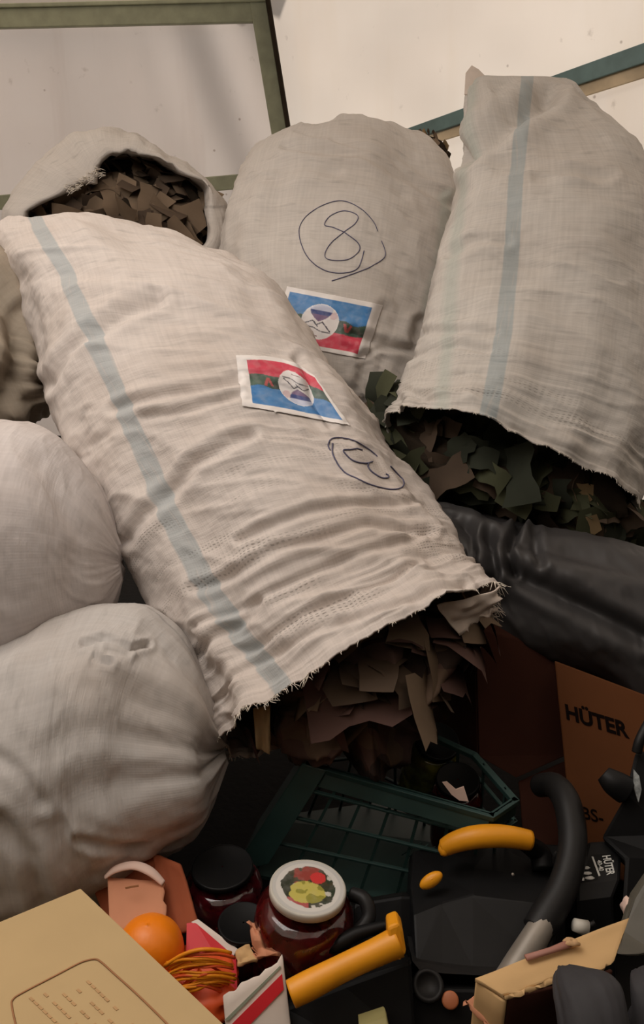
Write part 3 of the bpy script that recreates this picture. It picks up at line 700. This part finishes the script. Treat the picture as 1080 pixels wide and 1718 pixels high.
plain(P(-20, 940, 1.25), 'smooth rounded white sack at the left edge, above the greyer bottom sack', [((-330, 900), (-330, 990), 1.230, .03), ((-280, 800), (-280, 1110), 1.230, .12), ((-150, 725), (-150, 1185), 1.210, .17), ((-20, 706), (-20, 1178), 1.190, .18), ((70, 716), (70, 1140), 1.180, .17), ((130, 765), (140, 1088), 1.180, .14), ((175, 835), (182, 1040), 1.180, .10), ((200, 910), (204, 975), 1.180, .02)], 'sack_white', 5, .45,
      creases=[([(70, 780), (130, 900), (120, 1000)], .003, 20)])
plain(P(130, 1280, 1.08), 'crumpled grey-white sack lying at the lower left behind the cardboard boxes', [((-330, 1300), (-330, 1400), 1.090, .03), ((-280, 1200), (-280, 1500), 1.090, .12), ((-150, 1110), (-150, 1545), 1.090, .17), ((-20, 1070), (-20, 1552), 1.090, .18), ((90, 1035), (90, 1530), 1.090, .18), ((180, 1016), (185, 1500), 1.090, .165), ((255, 1030), (262, 1455), 1.080, .15), ((310, 1090), (315, 1405), 1.070, .12), ((350, 1170), (350, 1345), 1.070, .085), ((371, 1240), (370, 1275), 1.070, .02)], 'sack_grey', 6, .75,
      creases=[([(140, 1085), (175, 1075), (215, 1095), (245, 1085)], .006, 5), ([(160, 1110), (185, 1120)], .005, 4), ([(180, 1100), (210, 1105)], .004, 4), ([(0, 1375), (50, 1430), (70, 1500)], .006, 14), ([(-20, 1260), (30, 1290), (70, 1345)], .003, 10), ([(130, 1400), (180, 1410), (240, 1410)], .004, 7)])

# ------------------------------------------------------------------ black plastic wrap
T = thing('plastic_sheet_roll', P(960, 1020, 1.3), 'black plastic sheeting rolled up below the tall right sack, dull grey sheen on top', 'plastic sheet')
rows = [((700, 838), (715, 880), 1.36, .015), ((745, 846), (765, 985), 1.35, .06), ((800, 862), (815, 1062), 1.34, .10), ((860, 878), (870, 1098), 1.32, .12), ((940, 892), (940, 1130), 1.30, .125), ((1030, 912), (1010, 1158), 1.28, .125), ((1130, 935), (1085, 1245), 1.26, .125), ((1250, 960), (1200, 1330), 1.24, .12)]
sack_body('sheet', rows, M['plastic_bag'], T, seed=12, nu=160, nv=200, closed_ends=(True, True), amp=.55, gather=0, expo=2.2,
    creases=[([(820, 905), (832, 960), (815, 1000)], .014, 9), ([(870, 885), (850, 930), (862, 960)], .012, 7), ([(895, 900), (905, 950)], .006, 8), ([(860, 960), (960, 1010), (1080, 1070)], .010, 14), ([(780, 885), (800, 930)], .008, 9), ([(950, 930), (1080, 965)], .003, 12)])

# ------------------------------------------------------------------ cardboard boxes behind
def box3(name, loc, label, cat, face, back, mat, bev=.002):
    T = thing(name, loc, label, cat); slab('box_body', face, back, mat, T, bev=bev); return T
o = P(797, 1060, 1.20); r_ = P(938, 1095, 1.23); bl = P(868, 1305, 1.10) + (o - o); 
zb = .012
def drop(p, z): p = np.array(p, float); p[2] = z; return p
T = thing('cardboard_box', drop(P(860, 1200, 1.2), 0), 'plain reddish-brown cardboard box in the shade, left of the orange-brown box', 'box')
b0, b1, b2, b3 = P(797, 1055, 1.18), P(940, 1090, 1.22), P(950, 1268, 1.17), P(866, 1306, 1.13); b3 = b0 + (b2 - b1)
b3 = P(866, 1306, 1.13)
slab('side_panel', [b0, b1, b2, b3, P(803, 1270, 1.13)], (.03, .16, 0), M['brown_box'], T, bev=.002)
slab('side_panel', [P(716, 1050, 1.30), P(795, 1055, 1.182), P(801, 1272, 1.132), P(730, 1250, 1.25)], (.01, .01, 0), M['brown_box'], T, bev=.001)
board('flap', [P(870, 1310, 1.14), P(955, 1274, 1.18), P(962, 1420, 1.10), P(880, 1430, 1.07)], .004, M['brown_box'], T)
T = thing('cardboard_box', P(1010, 1420, 1.08), 'orange-brown cardboard box with dark lettering under the black plastic sheeting', 'box')
h0, h1, h2, h3 = P(930, 1108, 1.16), P(1120, 1180, 1.10), P(1120, 1470, 1.03), P(962, 1440, 1.07)
h2 = h1 + (h3 - h0)
slab('box_body', [h0, h1, h2, h3], nrm(np.cross(h1 - h0, h3 - h0)) * (-.22 if np.dot(np.cross(h1 - h0, h3 - h0), CAM - h0) > 0 else .22), M['orange_box'], T, bev=.002)
HN = nrm(np.cross(h1 - h0, h3 - h0)); HN = HN if np.dot(HN, CAM - h0) > 0 else -HN
pj = lambda x, y: PPL(x, y, h0, HN)
e = pj(1052, 1236) - pj(949, 1204); ey = pj(947, 1181) - pj(950, 1204)
text('printed_word', 'HÜTER', pj(949, 1205) + HN * .0, e, ey, .0275, M['tape_text'], T, bold=.035, stretch=np.linalg.norm(e) / (.0275 * 3.1))
e = pj(1025, 1385) - pj(975, 1372)
text('printed_word', 'BS-', pj(975, 1372), e, pj(973, 1350) - pj(975, 1372), .021, M['tape_text'], T, bold=.01)

# ------------------------------------------------------------------ green crate
zc = .195
rim = [PH(x, y, zc) for x, y in ((512, 1283), (828, 1372), (872, 1342), (800, 1262), (640, 1190), (545, 1205))]
c0 = rim[0]; ex = nrm(rim[1] - c0)
T = thing('plastic_crate', (*np.mean(rim, axis=0)[:2], 0.005), 'dark green slatted plastic crate full of jars beneath the front sack', 'crate')
def crate_bar(nm, a, b, wv, dv): return slab(nm, [a, b, b + wv, a + wv], dv, M['crate'], T, bev=.0008)
dn = P(402, 1452, 1.115) - c0; dl = np.linalg.norm(dn); dn = dn / dl
dnr = nrm(np.array([.05, .12, -1.]))
ctr = np.mean(rim, axis=0)
def down(i, f):   # the crate wall below rim corner i
    d = dn if i in (0, 5) else dnr
    return rim[i] + d * f
for i in range(6):
    a, b = rim[i], rim[(i + 1) % 6]; inn = nrm(np.cross([0, 0, 1.], b - a))
    crate_bar('rim', a, b, inn * .009, np.array([0, 0, -.007]))
    if i in (0, 1): crate_bar('rim_band', a + inn * .004, b + inn * .004, inn * .003, (down(i, .030) - a))
    for fz in (.036, .082, .128):
        a, b = down(i, fz), down((i + 1) % 6, fz)
        crate_bar('slat', a, b, inn * .005, np.array([0, 0, -.0035]))
    m = max(2, int(np.linalg.norm(b - a) / .04))
    for j in range(m):
        k = (j + .5) / m; p = rim[i] * (1 - k) + rim[(i + 1) % 6] * k; q = down(i, .19) * (1 - k) + down((i + 1) % 6, .19) * k
        wd = nrm(b - a) * .004; i2 = inn * .004
        slab('upright', [p - wd / 2 + i2, p + wd / 2 + i2, q + wd / 2 + i2, q - wd / 2 + i2], inn * .002, M['crate'], T)
slab('corner_panel', [c0 - ex * .004, c0 + ex * .030, c0 + ex * .034 + dn * .16, c0 - ex * .004 + dn * .19], np.array([0, .004, 0]), M['crate'], T, bev=.001)
slab('corner_panel', [rim[5], c0, c0 + dn * .19, rim[5] + dn * .19], np.array([.003, .001, 0]), M['crate'], T, bev=.001)
slab('crate_floor', [down(i, .185) for i in range(6)], (0, 0, -.006), M['crate'], T)
for k in range(7):
    a = c0 + ex * (.13 + .009 * k) + dnr * .115; b = a + ex * .026 - dnr * .035
    tube('brace', [a, b], .0008, M['crate'], T, seg=5)

def jar(loc, axis, r, h, content, label, lid_mat, group=None, lid_print=None, lidr=None):
    T = thing('preserve_jar', loc, label, 'jar', group); lr = lidr or r * .82
    axis = nrm(np.asarray(axis, float))
    lathe('glass', [(r * .80, 0), (r * .97, .004), (r, .012), (r, h * .72), (r * .96, h * .80), (r * .82, h * .87), (lr * .96, h * .90), (lr * .96, h * .95), (lr * .93, h * .955)], loc, axis, M['glass'], T)
    lathe('contents', [(r * .78, .003), (r * .94, .010), (r * .965, h * .40), (r * .965, h * .71), (r * .92, h * .79), (r * .78, h * .85), (lr * .8, h * .87)], loc, axis, M[content], T)
    b = np.asarray(loc) + axis * h * .93
    LD = lathe('lid', [(lr, 0), (lr * 1.03, .001), (lr * 1.03, h * .045), (lr * 1.01, h * .055), (lr * .97, h * .058), (lr * .93, h * .050), (.001, h * .050)], b, axis, M[lid_mat], T, cap=False)
    if lid_print:
        x = nrm(np.cross([0, 1., 0], axis)); x = x if x[0] > 0 else -x; y = np.cross(axis, x); V, C = [], []
        nr, ns = 46, 120
        for i in range(nr):
            for k in range(ns):
                rr = i / (nr - 1); a = 2 * math.pi * k / ns; u, v = rr * math.cos(a), rr * math.sin(a)
                V.append(b + axis * (h * .050 + .0009) + (x * u + y * v) * lr * .955); C.append(lid_print(u, v))
        o = mesh_obj('lid_picture', V, grid_faces(nr, ns, True), M['print'], LD, attrs={'print': C}); tag(o, 'printed vegetable salad picture')
    return T
def salad(u, v):
    r = math.hypot(u, v); wob = .05 * float(vnoise(u * 6, v * 6, 2.)); n2 = float(fbm(u * 5, v * 5, 7., 2))
    # lid turned: v up = away
    if r + wob > .76: return rgb(214, 210, 204) if r < .9 else rgb(196, 194, 190)
    if math.hypot((u + .02) / .50, (v + .20) / .40) < 1 + wob * 2: return rgb(196, 184, 92) if n2 > -.1 else rgb(150, 144, 58)
    if math.hypot((u - .28) / .22, (v - .36) / .22) < 1 + wob: return rgb(206, 58, 56)
    if u > .35 and n2 > -.35: return rgb(48, 58, 40) if n2 < .5 else rgb(200, 196, 186)
    if u < -.42 and abs(v) < .42: return rgb(50, 54, 40)
    if v > .10: return rgb(150, 66, 56) if n2 > -.1 and abs(u) < .4 else rgb(70, 62, 40)
    if v < -.38 and u < 0: return rgb(176, 84, 84)
    return rgb(214, 208, 200) if n2 > 0 else rgb(60, 60, 44)
axA = nrm(np.array([.05, -.02, 1.])) ; lidc = P(517, 1485, .90)
axA = nrm(np.array([.10, .06, 1.]))
hA = .17
jar(lidc - axA * hA * .998, axA, .055, hA, 'compote', 'jar of dark red preserve with a vegetable salad picture on its white lid', 'white_plastic', None, salad, .0405)
jar(P(372, 1455, 1.0) - np.array([0, 0, .13]), (0, .03, 1), .048, .13, 'plum', 'plum-red jar left of the crate with a dim plain lid', 'black2', lidr=.036)
jar(P(402, 1545, .93) - np.array([0, 0, .105]), (.04, 0, 1), .034, .105, 'compote', 'small dark jar between the torn fruit box and the plum-red jar', 'black')
jar(P(716, 1235, 1.16) - np.array([0, -.03, .125]), (.1, -.35, 1), .036, .14, 'pickles', 'jar of yellow-green pickles leaning in the green crate', 'black2')
jar(P(775, 1302, 1.10) - np.array([0, -.02, .13]), (-.05, -.2, 1), .034, .135, 'compote', 'dark red jar with a torn pale label in the right end of the crate', 'black')
T_lab = [ob_ for ob_ in COL.objects if ob_.get('label', '').startswith('dark red jar with a torn')][0]
slab('torn_label', [P(742, 1313, 1.03), P(750, 1312, 1.03), P(765, 1325, 1.03), P(778, 1320, 1.03), P(786, 1345, 1.03), P(770, 1343, 1.03), P(757, 1333, 1.03)], FW * .003, M['torn_white'], T_lab)
tag(T_lab)
c = thing('paper_card', P(625, 1255, 1.05), 'small white paper card lying in the green crate under the net', 'card')
slab('card', [P(606, 1252, 1.05), P(622, 1243, 1.07), P(648, 1250, 1.07), P(636, 1265, 1.05)], (0, 0, -.001), M['paper'], c)

# ------------------------------------------------------------------ chainsaw-like cordless tool with yellow grip
def patch_body(name, rows, back, mat, parent, bev=.003):
    R_ = [[P(*p) for p in r] for r in rows]; nr, nc = len(R_), len(R_[0]); Fv = [p for r in R_ for p in r]; back = np.asarray(back, float)
    V = Fv + [p + back for p in Fv]; n = len(Fv); F = grid_faces(nr, nc) + [tuple(i + n for i in f[::-1]) for f in grid_faces(nr, nc)]
    bd = [(0, j) for j in range(nc)] + [(i, nc - 1) for i in range(1, nr)] + [(nr - 1, j) for j in range(nc - 2, -1, -1)] + [(i, 0) for i in range(nr - 2, 0, -1)]
    ids = [i * nc + j for i, j in bd]
    for a, b in zip(ids, ids[1:] + ids[:1]): F.append((a, a + n, b + n, b))
    o = mesh_obj(name, V, F, mat, parent, smooth=False)
    bm = bmesh.new(); bm.from_mesh(o.data); bmesh.ops.recalc_face_normals(bm, faces=bm.faces); bm.to_mesh(o.data); bm.free()
    bevel(o, bev); return o
T = thing('garden_machine', drop(P(800, 1560, .93), 0), 'black garden machine with an amber grip and a long curved handle bar', 'power tool')
patch_body('motor_housing', [[(692, 1428, 1.05), (745, 1418, 1.06), (830, 1412, 1.06), (955, 1418, 1.04)], [(688, 1488, .99), (742, 1470, 1.00), (795, 1456, 1.0), (950, 1478, .98)], [(693, 1536, .94), (742, 1516, .95), (793, 1502, .955), (940, 1520, .94)],
    [(697, 1618, .90), (742, 1624, .90), (793, 1628, .90), (925, 1634, .90)]], (0, .03, -.04), M['black2'], T)
patch_body('base_lip', [[(690, 1612, .898), (742, 1620, .898), (793, 1625, .898), (925, 1630, .898)], [(703, 1628, .885), (742, 1634, .885), (793, 1637, .885), (925, 1642, .885)]], (0, .05, -.02), M['rubber'], T, .002)
patch_body('lower_housing', [[(600, 1655, .93), (690, 1640, .93), (800, 1645, .93), (900, 1650, .93)], [(600, 1668, .89), (690, 1655, .88), (800, 1658, .88), (900, 1665, .88)], [(600, 1800, .86), (690, 1800, .85), (800, 1800, .85), (900, 1800, .85)]], (0, .12, 0), M['black'], T, .004)
lathe('round_cap', [(.0005, 0), (.007, 0), (.0085, .001), (.0088, .004)][::-1] if False else [(.0088, -.004), (.0088, .001), (.0070, .002), (.0005, .002)], P(755, 1678, .868), CAM - P(755, 1678, .868), M['copper'], T, 28)
lathe('socket', [(.0165, -.004), (.0165, .0), (.0125, .0015), (.0115, -.002)], P(718, 1653, .874), (0, -.5, 1), M['rubber'], T, 28)
lathe('socket', [(.010, -.004), (.010, .0), (.0075, .0015), (.0068, -.002)], P(668, 1652, .876), (0, -.5, 1), M['rubber'], T, 24)
g_ = catmull(np.array([P(745, 1422, .99), P(766, 1412, .985), P(800, 1404, .98), P(845, 1403, .98), P(889, 1410, .985)]), 26)
tube('grip', g_, [.0100 + .0026 * math.sin(math.pi * i / 25) + .0016 * i / 25 for i in range(26)], M['yellow'], T, seg=18)
tube('grip_hook', [P(748, 1420, .99), P(745, 1428, .985), P(752, 1432, .985)], [.009, .007, .003], M['yellow'], T, seg=12, smoothn=8)
tube('grip_mount', [P(880, 1414, .99), P(905, 1432, 1.0), P(912, 1460, .99)], [.010, .013, .014], M['black'], T, seg=14, smoothn=12)
ellipsoid('switch', P(723, 1477, .965), (nrm(P(742, 1469, .965) - P(704, 1485, .965)) * .0145, (0, .006, .006), (0, -.004, .006)), M['yellow'], T)
ellipsoid('bolt', P(860, 1467, .975), ((.002, 0, 0), (0, .002, 0), (0, 0, .002)), M['steel'], T, 10, 6)
ellipsoid('bolt', P(932, 1440, .965), ((.004, 0, 0), (0, .003, 0), (0, 0, .011)), M['rubber'], T, 12, 8)
tube('handle_bar', [P(905, 1318, 1.06), P(930, 1318, 1.03), P(950, 1345, 1.0), (P(960, 1395, .97)), P(958, 1440, .95), P(943, 1490, .93), P(918, 1535, .915), P(900, 1562, .905)], [.014, .0155, .0165, .0165, .0165, .0165, .018, .0165], M['rubber'], T, seg=20, smoothn=60)
tube('handle_tube', [P(914, 1545, .908), P(893, 1580, .895), P(870, 1618, .885), P(845, 1662, .875)], [.0135, .0145, .0155, .0165], M['steel'], T, seg=20, smoothn=20)
# battery unit with its label
T = thing('battery_unit', drop(P(1010, 1470, .98), 0), 'black battery unit with a white lettered label, right of the curved handle bar', 'power tool')
u0, u1, u2, u3 = P(985, 1428, .985), P(1034, 1424, .985), P(1039, 1478, .955), P(969, 1484, .955)
patch_body('battery_case', [[(986, 1412, .995), (1045, 1408, .995)], [(966, 1486, .955), (1041, 1476, .955)], [(966, 1512, .945), (1030, 1504, .945)], [(966, 1800, .93), (1040, 1800, .93)]], (0.0, .03, -.05), M['black2'], T, .004)
UN = nrm(np.cross(P(1045, 1408, .995) - P(986, 1412, .995), P(966, 1486, .955) - P(986, 1412, .995))); UN = UN if np.dot(UN, CAM - u0) > 0 else -UN
up_ = lambda x, y, k=.0012: PPL(x, y, P(986, 1412, .995) + UN * k, UN)
lab = slab('label_plate', [up_(991, 1434), up_(1029, 1432), up_(1034, 1473), up_(973, 1480)], -UN * .001, M['black'], T)
e = up_(1029, 1467) - up_(1021, 1435); ey = up_(1024, 1435) - up_(1008, 1437)
text('label_word', 'HÜTER', up_(1010, 1436), e, ey, .0135, M['white_print'], T, bold=.02, stretch=np.linalg.norm(e) / (.0135 * 3.1), off=.0006)
text('label_word', '40-40', up_(1001, 1444), e, ey, .0075, M['white_print'], T, bold=.02, stretch=.75, off=.0006)
slab('label_line', [up_(992, 1437, .0018), up_(995, 1437, .0018), up_(1007, 1469, .0018), up_(1004, 1470, .0018)], -UN * .0008, M['white_print'], T)
for (x, y, rx) in ((984, 1456, 5), (985, 1465, 7), (989, 1473, 8), (977, 1475, 3.5)):
    ellipsoid('label_symbol', up_(x, y, .0016), (nrm(up_(x + 5, y) - up_(x, y)) * rx * .00066, nrm(up_(x, y + 5) - up_(x, y)) * .0022, UN * .0005), M['white_print'], T, 14, 6, .2, x)
# second black machine at the right edge
T = thing('garden_machine', drop(P(1065, 1420, 1.0), 0), 'black machine standing at the right edge with a silver sticker and jutting knob', 'power tool')
pts = [(1064, 1262), (1100, 1250), (1140, 1400), (1140, 1560), (1042, 1552), (1040, 1440), (1046, 1336)]
patch_body('casing', [[(1064, 1256, 1.0), (1130, 1262, 1.0)], [(1045, 1336, .985), (1130, 1336, .975)], [(1006, 1404, .99), (1130, 1400, .96)], [(1046, 1440, .955), (1130, 1440, .95)], [(1040, 1530, .93), (1130, 1540, .93)]], (.03, .02, -.05), M['black'], T, .006)
slab('silver_sticker', [P(1064, 1292, .975), P(1072, 1302, .972), P(1076, 1325, .970), P(1071, 1346, .970), P(1063, 1322, .973)], FW * .003, M['silver'], T)
tube('knob', [P(1048, 1325, .985), P(1028, 1312, .985), P(1012, 1298, .99)], [.017, .015, .010], M['black2'], T, seg=16, smoothn=14)
tube('cable', [P(1068, 1262, .99), P(1074, 1240, .99), P(1095, 1200, 1.0)], .006, M['rubber'], T, seg=10, smoothn=12)
# white plug
T = thing('plug', P(975, 1555, .90), 'small off-white plug behind the folded cardboard flap', 'plug')
tube('plug_body', [P(962, 1551, .90), P(984, 1558, .90)], [.0065, .0085], M['white_plastic'], T, seg=14)
tube('plug_pin', [P(984, 1556, .90), P(998, 1548, .90)], .003, M['rubber'], T, seg=10)

# ------------------------------------------------------------------ hand tool with amber handle
T = thing('hedge_trimmer', drop(P(580, 1660, .85), 0), 'black hand tool with a long amber handle below the salad-lid jar', 'power tool')
tube('handle', [P(488, 1668, .835), P(520, 1652, .838), P(575, 1624, .842), (P(630, 1598, .848)), P(668, 1580, .852)], [.0135, .0140, .0130, .0135, .0150], M['yellow'], T, seg=18, smoothn=24)
slab('hand_guard', [P(650, 1556, .845), P(668, 1549, .845), P(676, 1562, .845), P(682, 1600, .845), P(672, 1612, .84), P(652, 1612, .84)], FW * .03, M['yellow'], T, bev=.003)
patch_body('body', [[(470, 1620, .93), (560, 1592, .93), (690, 1600, .93)], [(480, 1690, .87), (580, 1650, .87), (690, 1610, .87)], [(470, 1760, .84), (590, 1760, .84), (700, 1760, .84)]], (0, .08, -.06), M['black'], T, .004)
tube('trigger_rail', [P(480, 1608, .875), P(560, 1585, .88), P(600, 1566, .885), P(650, 1552, .89)], [.006, .008, .007, .005], M['black2'], T, seg=10, smoothn=20)
tube('cord_loop', [P(596, 1568, .90), P(618, 1540, .91), P(612, 1510, .92), P(590, 1500, .93)], .008, M['rubber'], T, seg=12, smoothn=20)
tube('cord_loop', [P(622, 1562, .90), P(650, 1555, .90), P(672, 1546, .90)], .005, M['rubber'], T, seg=10, smoothn=10)
T = thing('wooden_offcut', P(640, 1712, .84), 'pale greenish wooden offcut at the bottom edge beneath the amber handle', 'wood')
slab('offcut', [P(600, 1722, .82), P(648, 1706, .82), P(655, 1740, .80), P(610, 1745, .80)], FW * .02, simple('pale_green_wood', rgb(150, 142, 92), .7), T, bev=.002)

# ------------------------------------------------------------------ torn red and white fruit box
zf = .20
T = thing('fruit_box', drop(P(320, 1620, .88), 0), 'torn white and red cardboard fruit box holding an orange', 'box')
board('inner_flap', [P(180, 1470, .955), P(276, 1482, .95), P(286, 1560, .90), P(184, 1560, .90)], .004, M['pink_card'], T, torn=('r',), tear=.003)
tube('torn_edge', [P(176, 1472, .95), P(195, 1458, .95), P(225, 1452, .95), P(252, 1462, .947), P(274, 1482, .945)], [.003, .0055, .006, .006, .004], M['torn_white'], T, seg=8, smoothn=24, flat=.5)
slab('slot', [P(210, 1488, .925), P(232, 1484, .925), P(233, 1487, .925), P(211, 1491, .925)], -FW * .001, M['card_print'], T)
board('end_panel', [P(150, 1478, 1.0), P(253, 1428, 1.0), P(303, 1450, .97), P(200, 1600, .93)], .004, M['rust_card'], T, wob=.004)
board('side_panel', [P(253, 1430, .99), P(304, 1450, .965), P(336, 1560, .925), P(282, 1570, .925)], .005, M['rust_card'], T, wob=.004)
slab('rim_edge', [P(320, 1546, .925), P(332, 1541, .928), P(400, 1592, .905), P(388, 1608, .90)], (0, 0, -.004), M['white_card'], T, bev=.001)
slab('long_side', [P(313, 1549, .925), P(324, 1547, .925), P(390, 1604, .90), P(392, 1660, .87), P(312, 1620, .89)], (.004, -.002, 0), M['red_print'], T)
board('torn_flap', [P(418, 1548, .90), P(440, 1560, .895), P(474, 1602, .87), P(424, 1606, .878)], .004, M['pink_card'], T, wob=.010, torn=('t', 'l'), tear=.006)
board('torn_flap', [P(395, 1592, .895), P(418, 1586, .895), P(432, 1612, .88), P(398, 1618, .88)], .004, M['cardboard_r'], T, wob=.004)
f0, f1 = P(374, 1674, .845), P(474, 1603, .868)
fd = P(490, 1740, .84) - P(474, 1603, .868)
board('front_panel', [f0, f1, f1 + fd * 1.3, f0 + fd * 1.3], .004, M['white_card'], T, wob=.001, torn=('t',), tear=.004)
FN = nrm(np.cross(f1 - f0, fd)); FN = FN if np.dot(FN, CAM - f0) > 0 else -FN
fp = lambda x, y: PPL(x, y, f0 + FN * .0035, FN)
slab('red_stripe', [fp(473, 1634), fp(476, 1660), fp(404, 1735), fp(372, 1735)], -FN * .001, M['red_print'], T)
slab('grey_line', [fp(470, 1620), fp(471, 1624), fp(384, 1712), fp(376, 1712)], -FN * .001, M['grey_print'], T)
t2 = ellipsoid('orange', P(252, 1592, .90), ((.036, 0, 0), (0, .036, 0), (0, 0, .035)), M['orange_skin'], None, 40, 28, .01); tag(t2, 'round bright orange fruit in the torn fruit box', 'orange')
T = thing('fruit_net', P(340, 1640, .87), 'crumpled orange and red mesh net in the torn fruit box', 'net bag')
ellipsoid('net_pouch', P(335, 1652, .89), ((.045, -.01, 0), (.0, .04, 0), (0, 0, .026)), M['net_red'], T, 40, 24, .22, 3)
rs = random.Random(11)
for k in range(26):
    x0, y0 = 282 + rs.uniform(-8, 20), 1612 + k * 2.6 + rs.uniform(-5, 5); x1 = 392 + rs.uniform(-25, 4); y1 = 1608 + k * 2.0 + rs.uniform(-14, 14)
    mx, my = (x0 + x1) / 2, (y0 + y1) / 2 - rs.uniform(2, 16)
    p = [P(x0, y0, .865), P((x0 + mx) / 2, (y0 + my) / 2 - 4, .855), P(mx, my, .852), P((x1 + mx) / 2, (y1 + my) / 2 - 3, .855), P(x1, y1, .868)]
    tube('net_strand', p, rs.uniform(.0009, .0022), M['net_orange'] if k % 3 else M['net_red'], T, seg=6, smoothn=14)

# ------------------------------------------------------------------ cardboard box bottom left
zt = .262
T = thing('cardboard_box', (-.2, .52, 0), 'large tan cardboard box at the lower left corner, faded print on top', 'box')
K = PH(135, 1490, zt); A_ = PH(0, 1546, zt); B_ = PH(375, 1718, zt)
e1, e2 = nrm(A_ - K), nrm(B_ - K)
a2, b2 = K + e1 * .30, K + e2 * .32; c2 = a2 + (b2 - K)
slab('top_panel', [K, b2, c2, a2], (0, 0, -.004), M['cardboard'], T, bev=.001)
ins = .006
kk = [K + (e1 + e2) * ins, b2 + (e1 - e2) * ins, c2 - (e1 + e2) * ins, a2 + (e2 - e1) * ins]
slab('box_body', [p + np.array([0, 0, -.0042]) for p in kk], (0, 0, -zt + .006), M['cardboard'], T, bev=.002)
ptop = lambda x, y: PH(x, y, zt + .0006)
fr_ = [ptop(*p) for p in ((30, 1735), (20, 1690), (22, 1676), (40, 1664), (90, 1638), (130, 1617), (146, 1611), (160, 1609), (170, 1614), (190, 1632), (230, 1668), (275, 1712), (300, 1740))]
tube('printed_frame', fr_, .0009, M['card_print'], T, seg=5, smoothn=70, flat=.3)
rs = random.Random(3)
for k in range(5):   # faded rows of print inside the frame
    s0 = np.array([52 + k * 24., 1672 - k * 7.])
    pts = []
    for q_ in range(12):
        pts.append(s0 + np.array([7.5, 7.2]) * q_)
    for q_ in range(0, 11):
        if rs.random() < .75:
            x, y = pts[q_]
            if y > 1722: continue
            slab('faded_print', [ptop(x, y), ptop(x + 6, y + 5.5), ptop(x + 2, y + 8), ptop(x - 4, y + 2.5)], (0, 0, -.0004), M['card_print2'], T)
# ------------------------------------------------------------------ open cardboard box bottom right
T = thing('cardboard_box', drop(P(930, 1700, .84), 0), 'open light tan cardboard box at the lower right with a torn folded flap', 'box')
zr = .235
board('flap', [PH(797, 1642, zr), PH(1054, 1543, zr + .0), PH(1026, 1622, zr), PH(852, 1676, zr)], .004, M['cardboard_r'], T, nx=24, ny=10, wob=.002, torn=('b',), tear=.006)
board('side_panel', [PH(852, 1677, zr - .002), PH(1026, 1626, zr - .002), drop(PH(1026, 1626, zr), .02), drop(PH(852, 1677, zr), .02)], .004, M['brown_box'], T)
board('side_panel', [PH(797, 1646, zr - .004), PH(850, 1678, zr - .004), drop(PH(850, 1678, zr), .02), drop(PH(797, 1646, zr), .02)], .004, M['cardboard_r'], T)
board('torn_flap', [PH(779, 1682, .20), PH(800, 1668, .205), PH(850, 1722, .19), PH(832, 1740, .19)], .004, M['pink_card'], T, torn=('l',), tear=.004)
t3 = thing('sealing_strip', PH(920, 1596, zr), 'thin pinkish folded strip lying on the tan flap of the open box', 'strip')
tube('strip', [PH(882, 1607, zr + .006), PH(925, 1594, zr + .007), PH(962, 1580, zr + .008)], [.0035, .0034, .0045], simple('pink_brown_strip', rgb(168, 118, 104), .6), t3, seg=6, flat=.6)
ellipsoid('knot', PH(958, 1582, zr + .008), ((.007, 0, 0), (0, .005, 0), (0, 0, .004)), M['card_edge'], t3, 14, 8, .3)
T = thing('plastic_tray', P(1055, 1550, .86), 'grey-olive plastic tray edge at the right side beside the tan flap', 'tray')
slab('panel', [P(1062, 1506, .89), P(1100, 1450, .90), P(1100, 1600, .85), P(1070, 1606, .85), P(1052, 1606, .85), P(1032, 1601, .85), P(1046, 1560, .87)], FW * .012, M['olive_plate'], T, bev=.003)
ellipsoid('crumpled_tape', P(1057, 1523, .90), ((.009, 0, 0), (0, .008, 0), (0, 0, .012)), M['torn_white'], T, 14, 10, .35)
T = thing('dark_pouch', drop(P(985, 1690, .80), 0.0), 'dark grey cloth pouch drooping over the open tan box', 'pouch')
sack_body('cloth', [((934, 1629), (952, 1624), .735, .004), ((928, 1650), (990, 1636), .725, .012), ((934, 1700), (1034, 1650), .705, .018), ((944, 1760), (1050, 1700), .69, .02), ((960, 1800), (1060, 1780), .68, .018), ((990, 1830), (1040, 1820), .68, .006)], M['slate'], T, seed=20, nu=80, nv=80, closed_ends=(True, True), amp=.16, gather=0)
T = thing('dark_pouch', drop(P(1075, 1690, .80), 0.0), 'bluish-black pouch in the bottom right corner', 'pouch')
sack_body('cloth', [((1066, 1640), (1090, 1625), .76, .008), ((1056, 1680), (1130, 1650), .74, .02), ((1050, 1740), (1150, 1700), .73, .025), ((1060, 1790), (1150, 1770), .72, .02), ((1080, 1810), (1120, 1805), .72, .008)], M['slate'], T, seed=21, nu=80, nv=80, closed_ends=(True, True), amp=.16, gather=0)
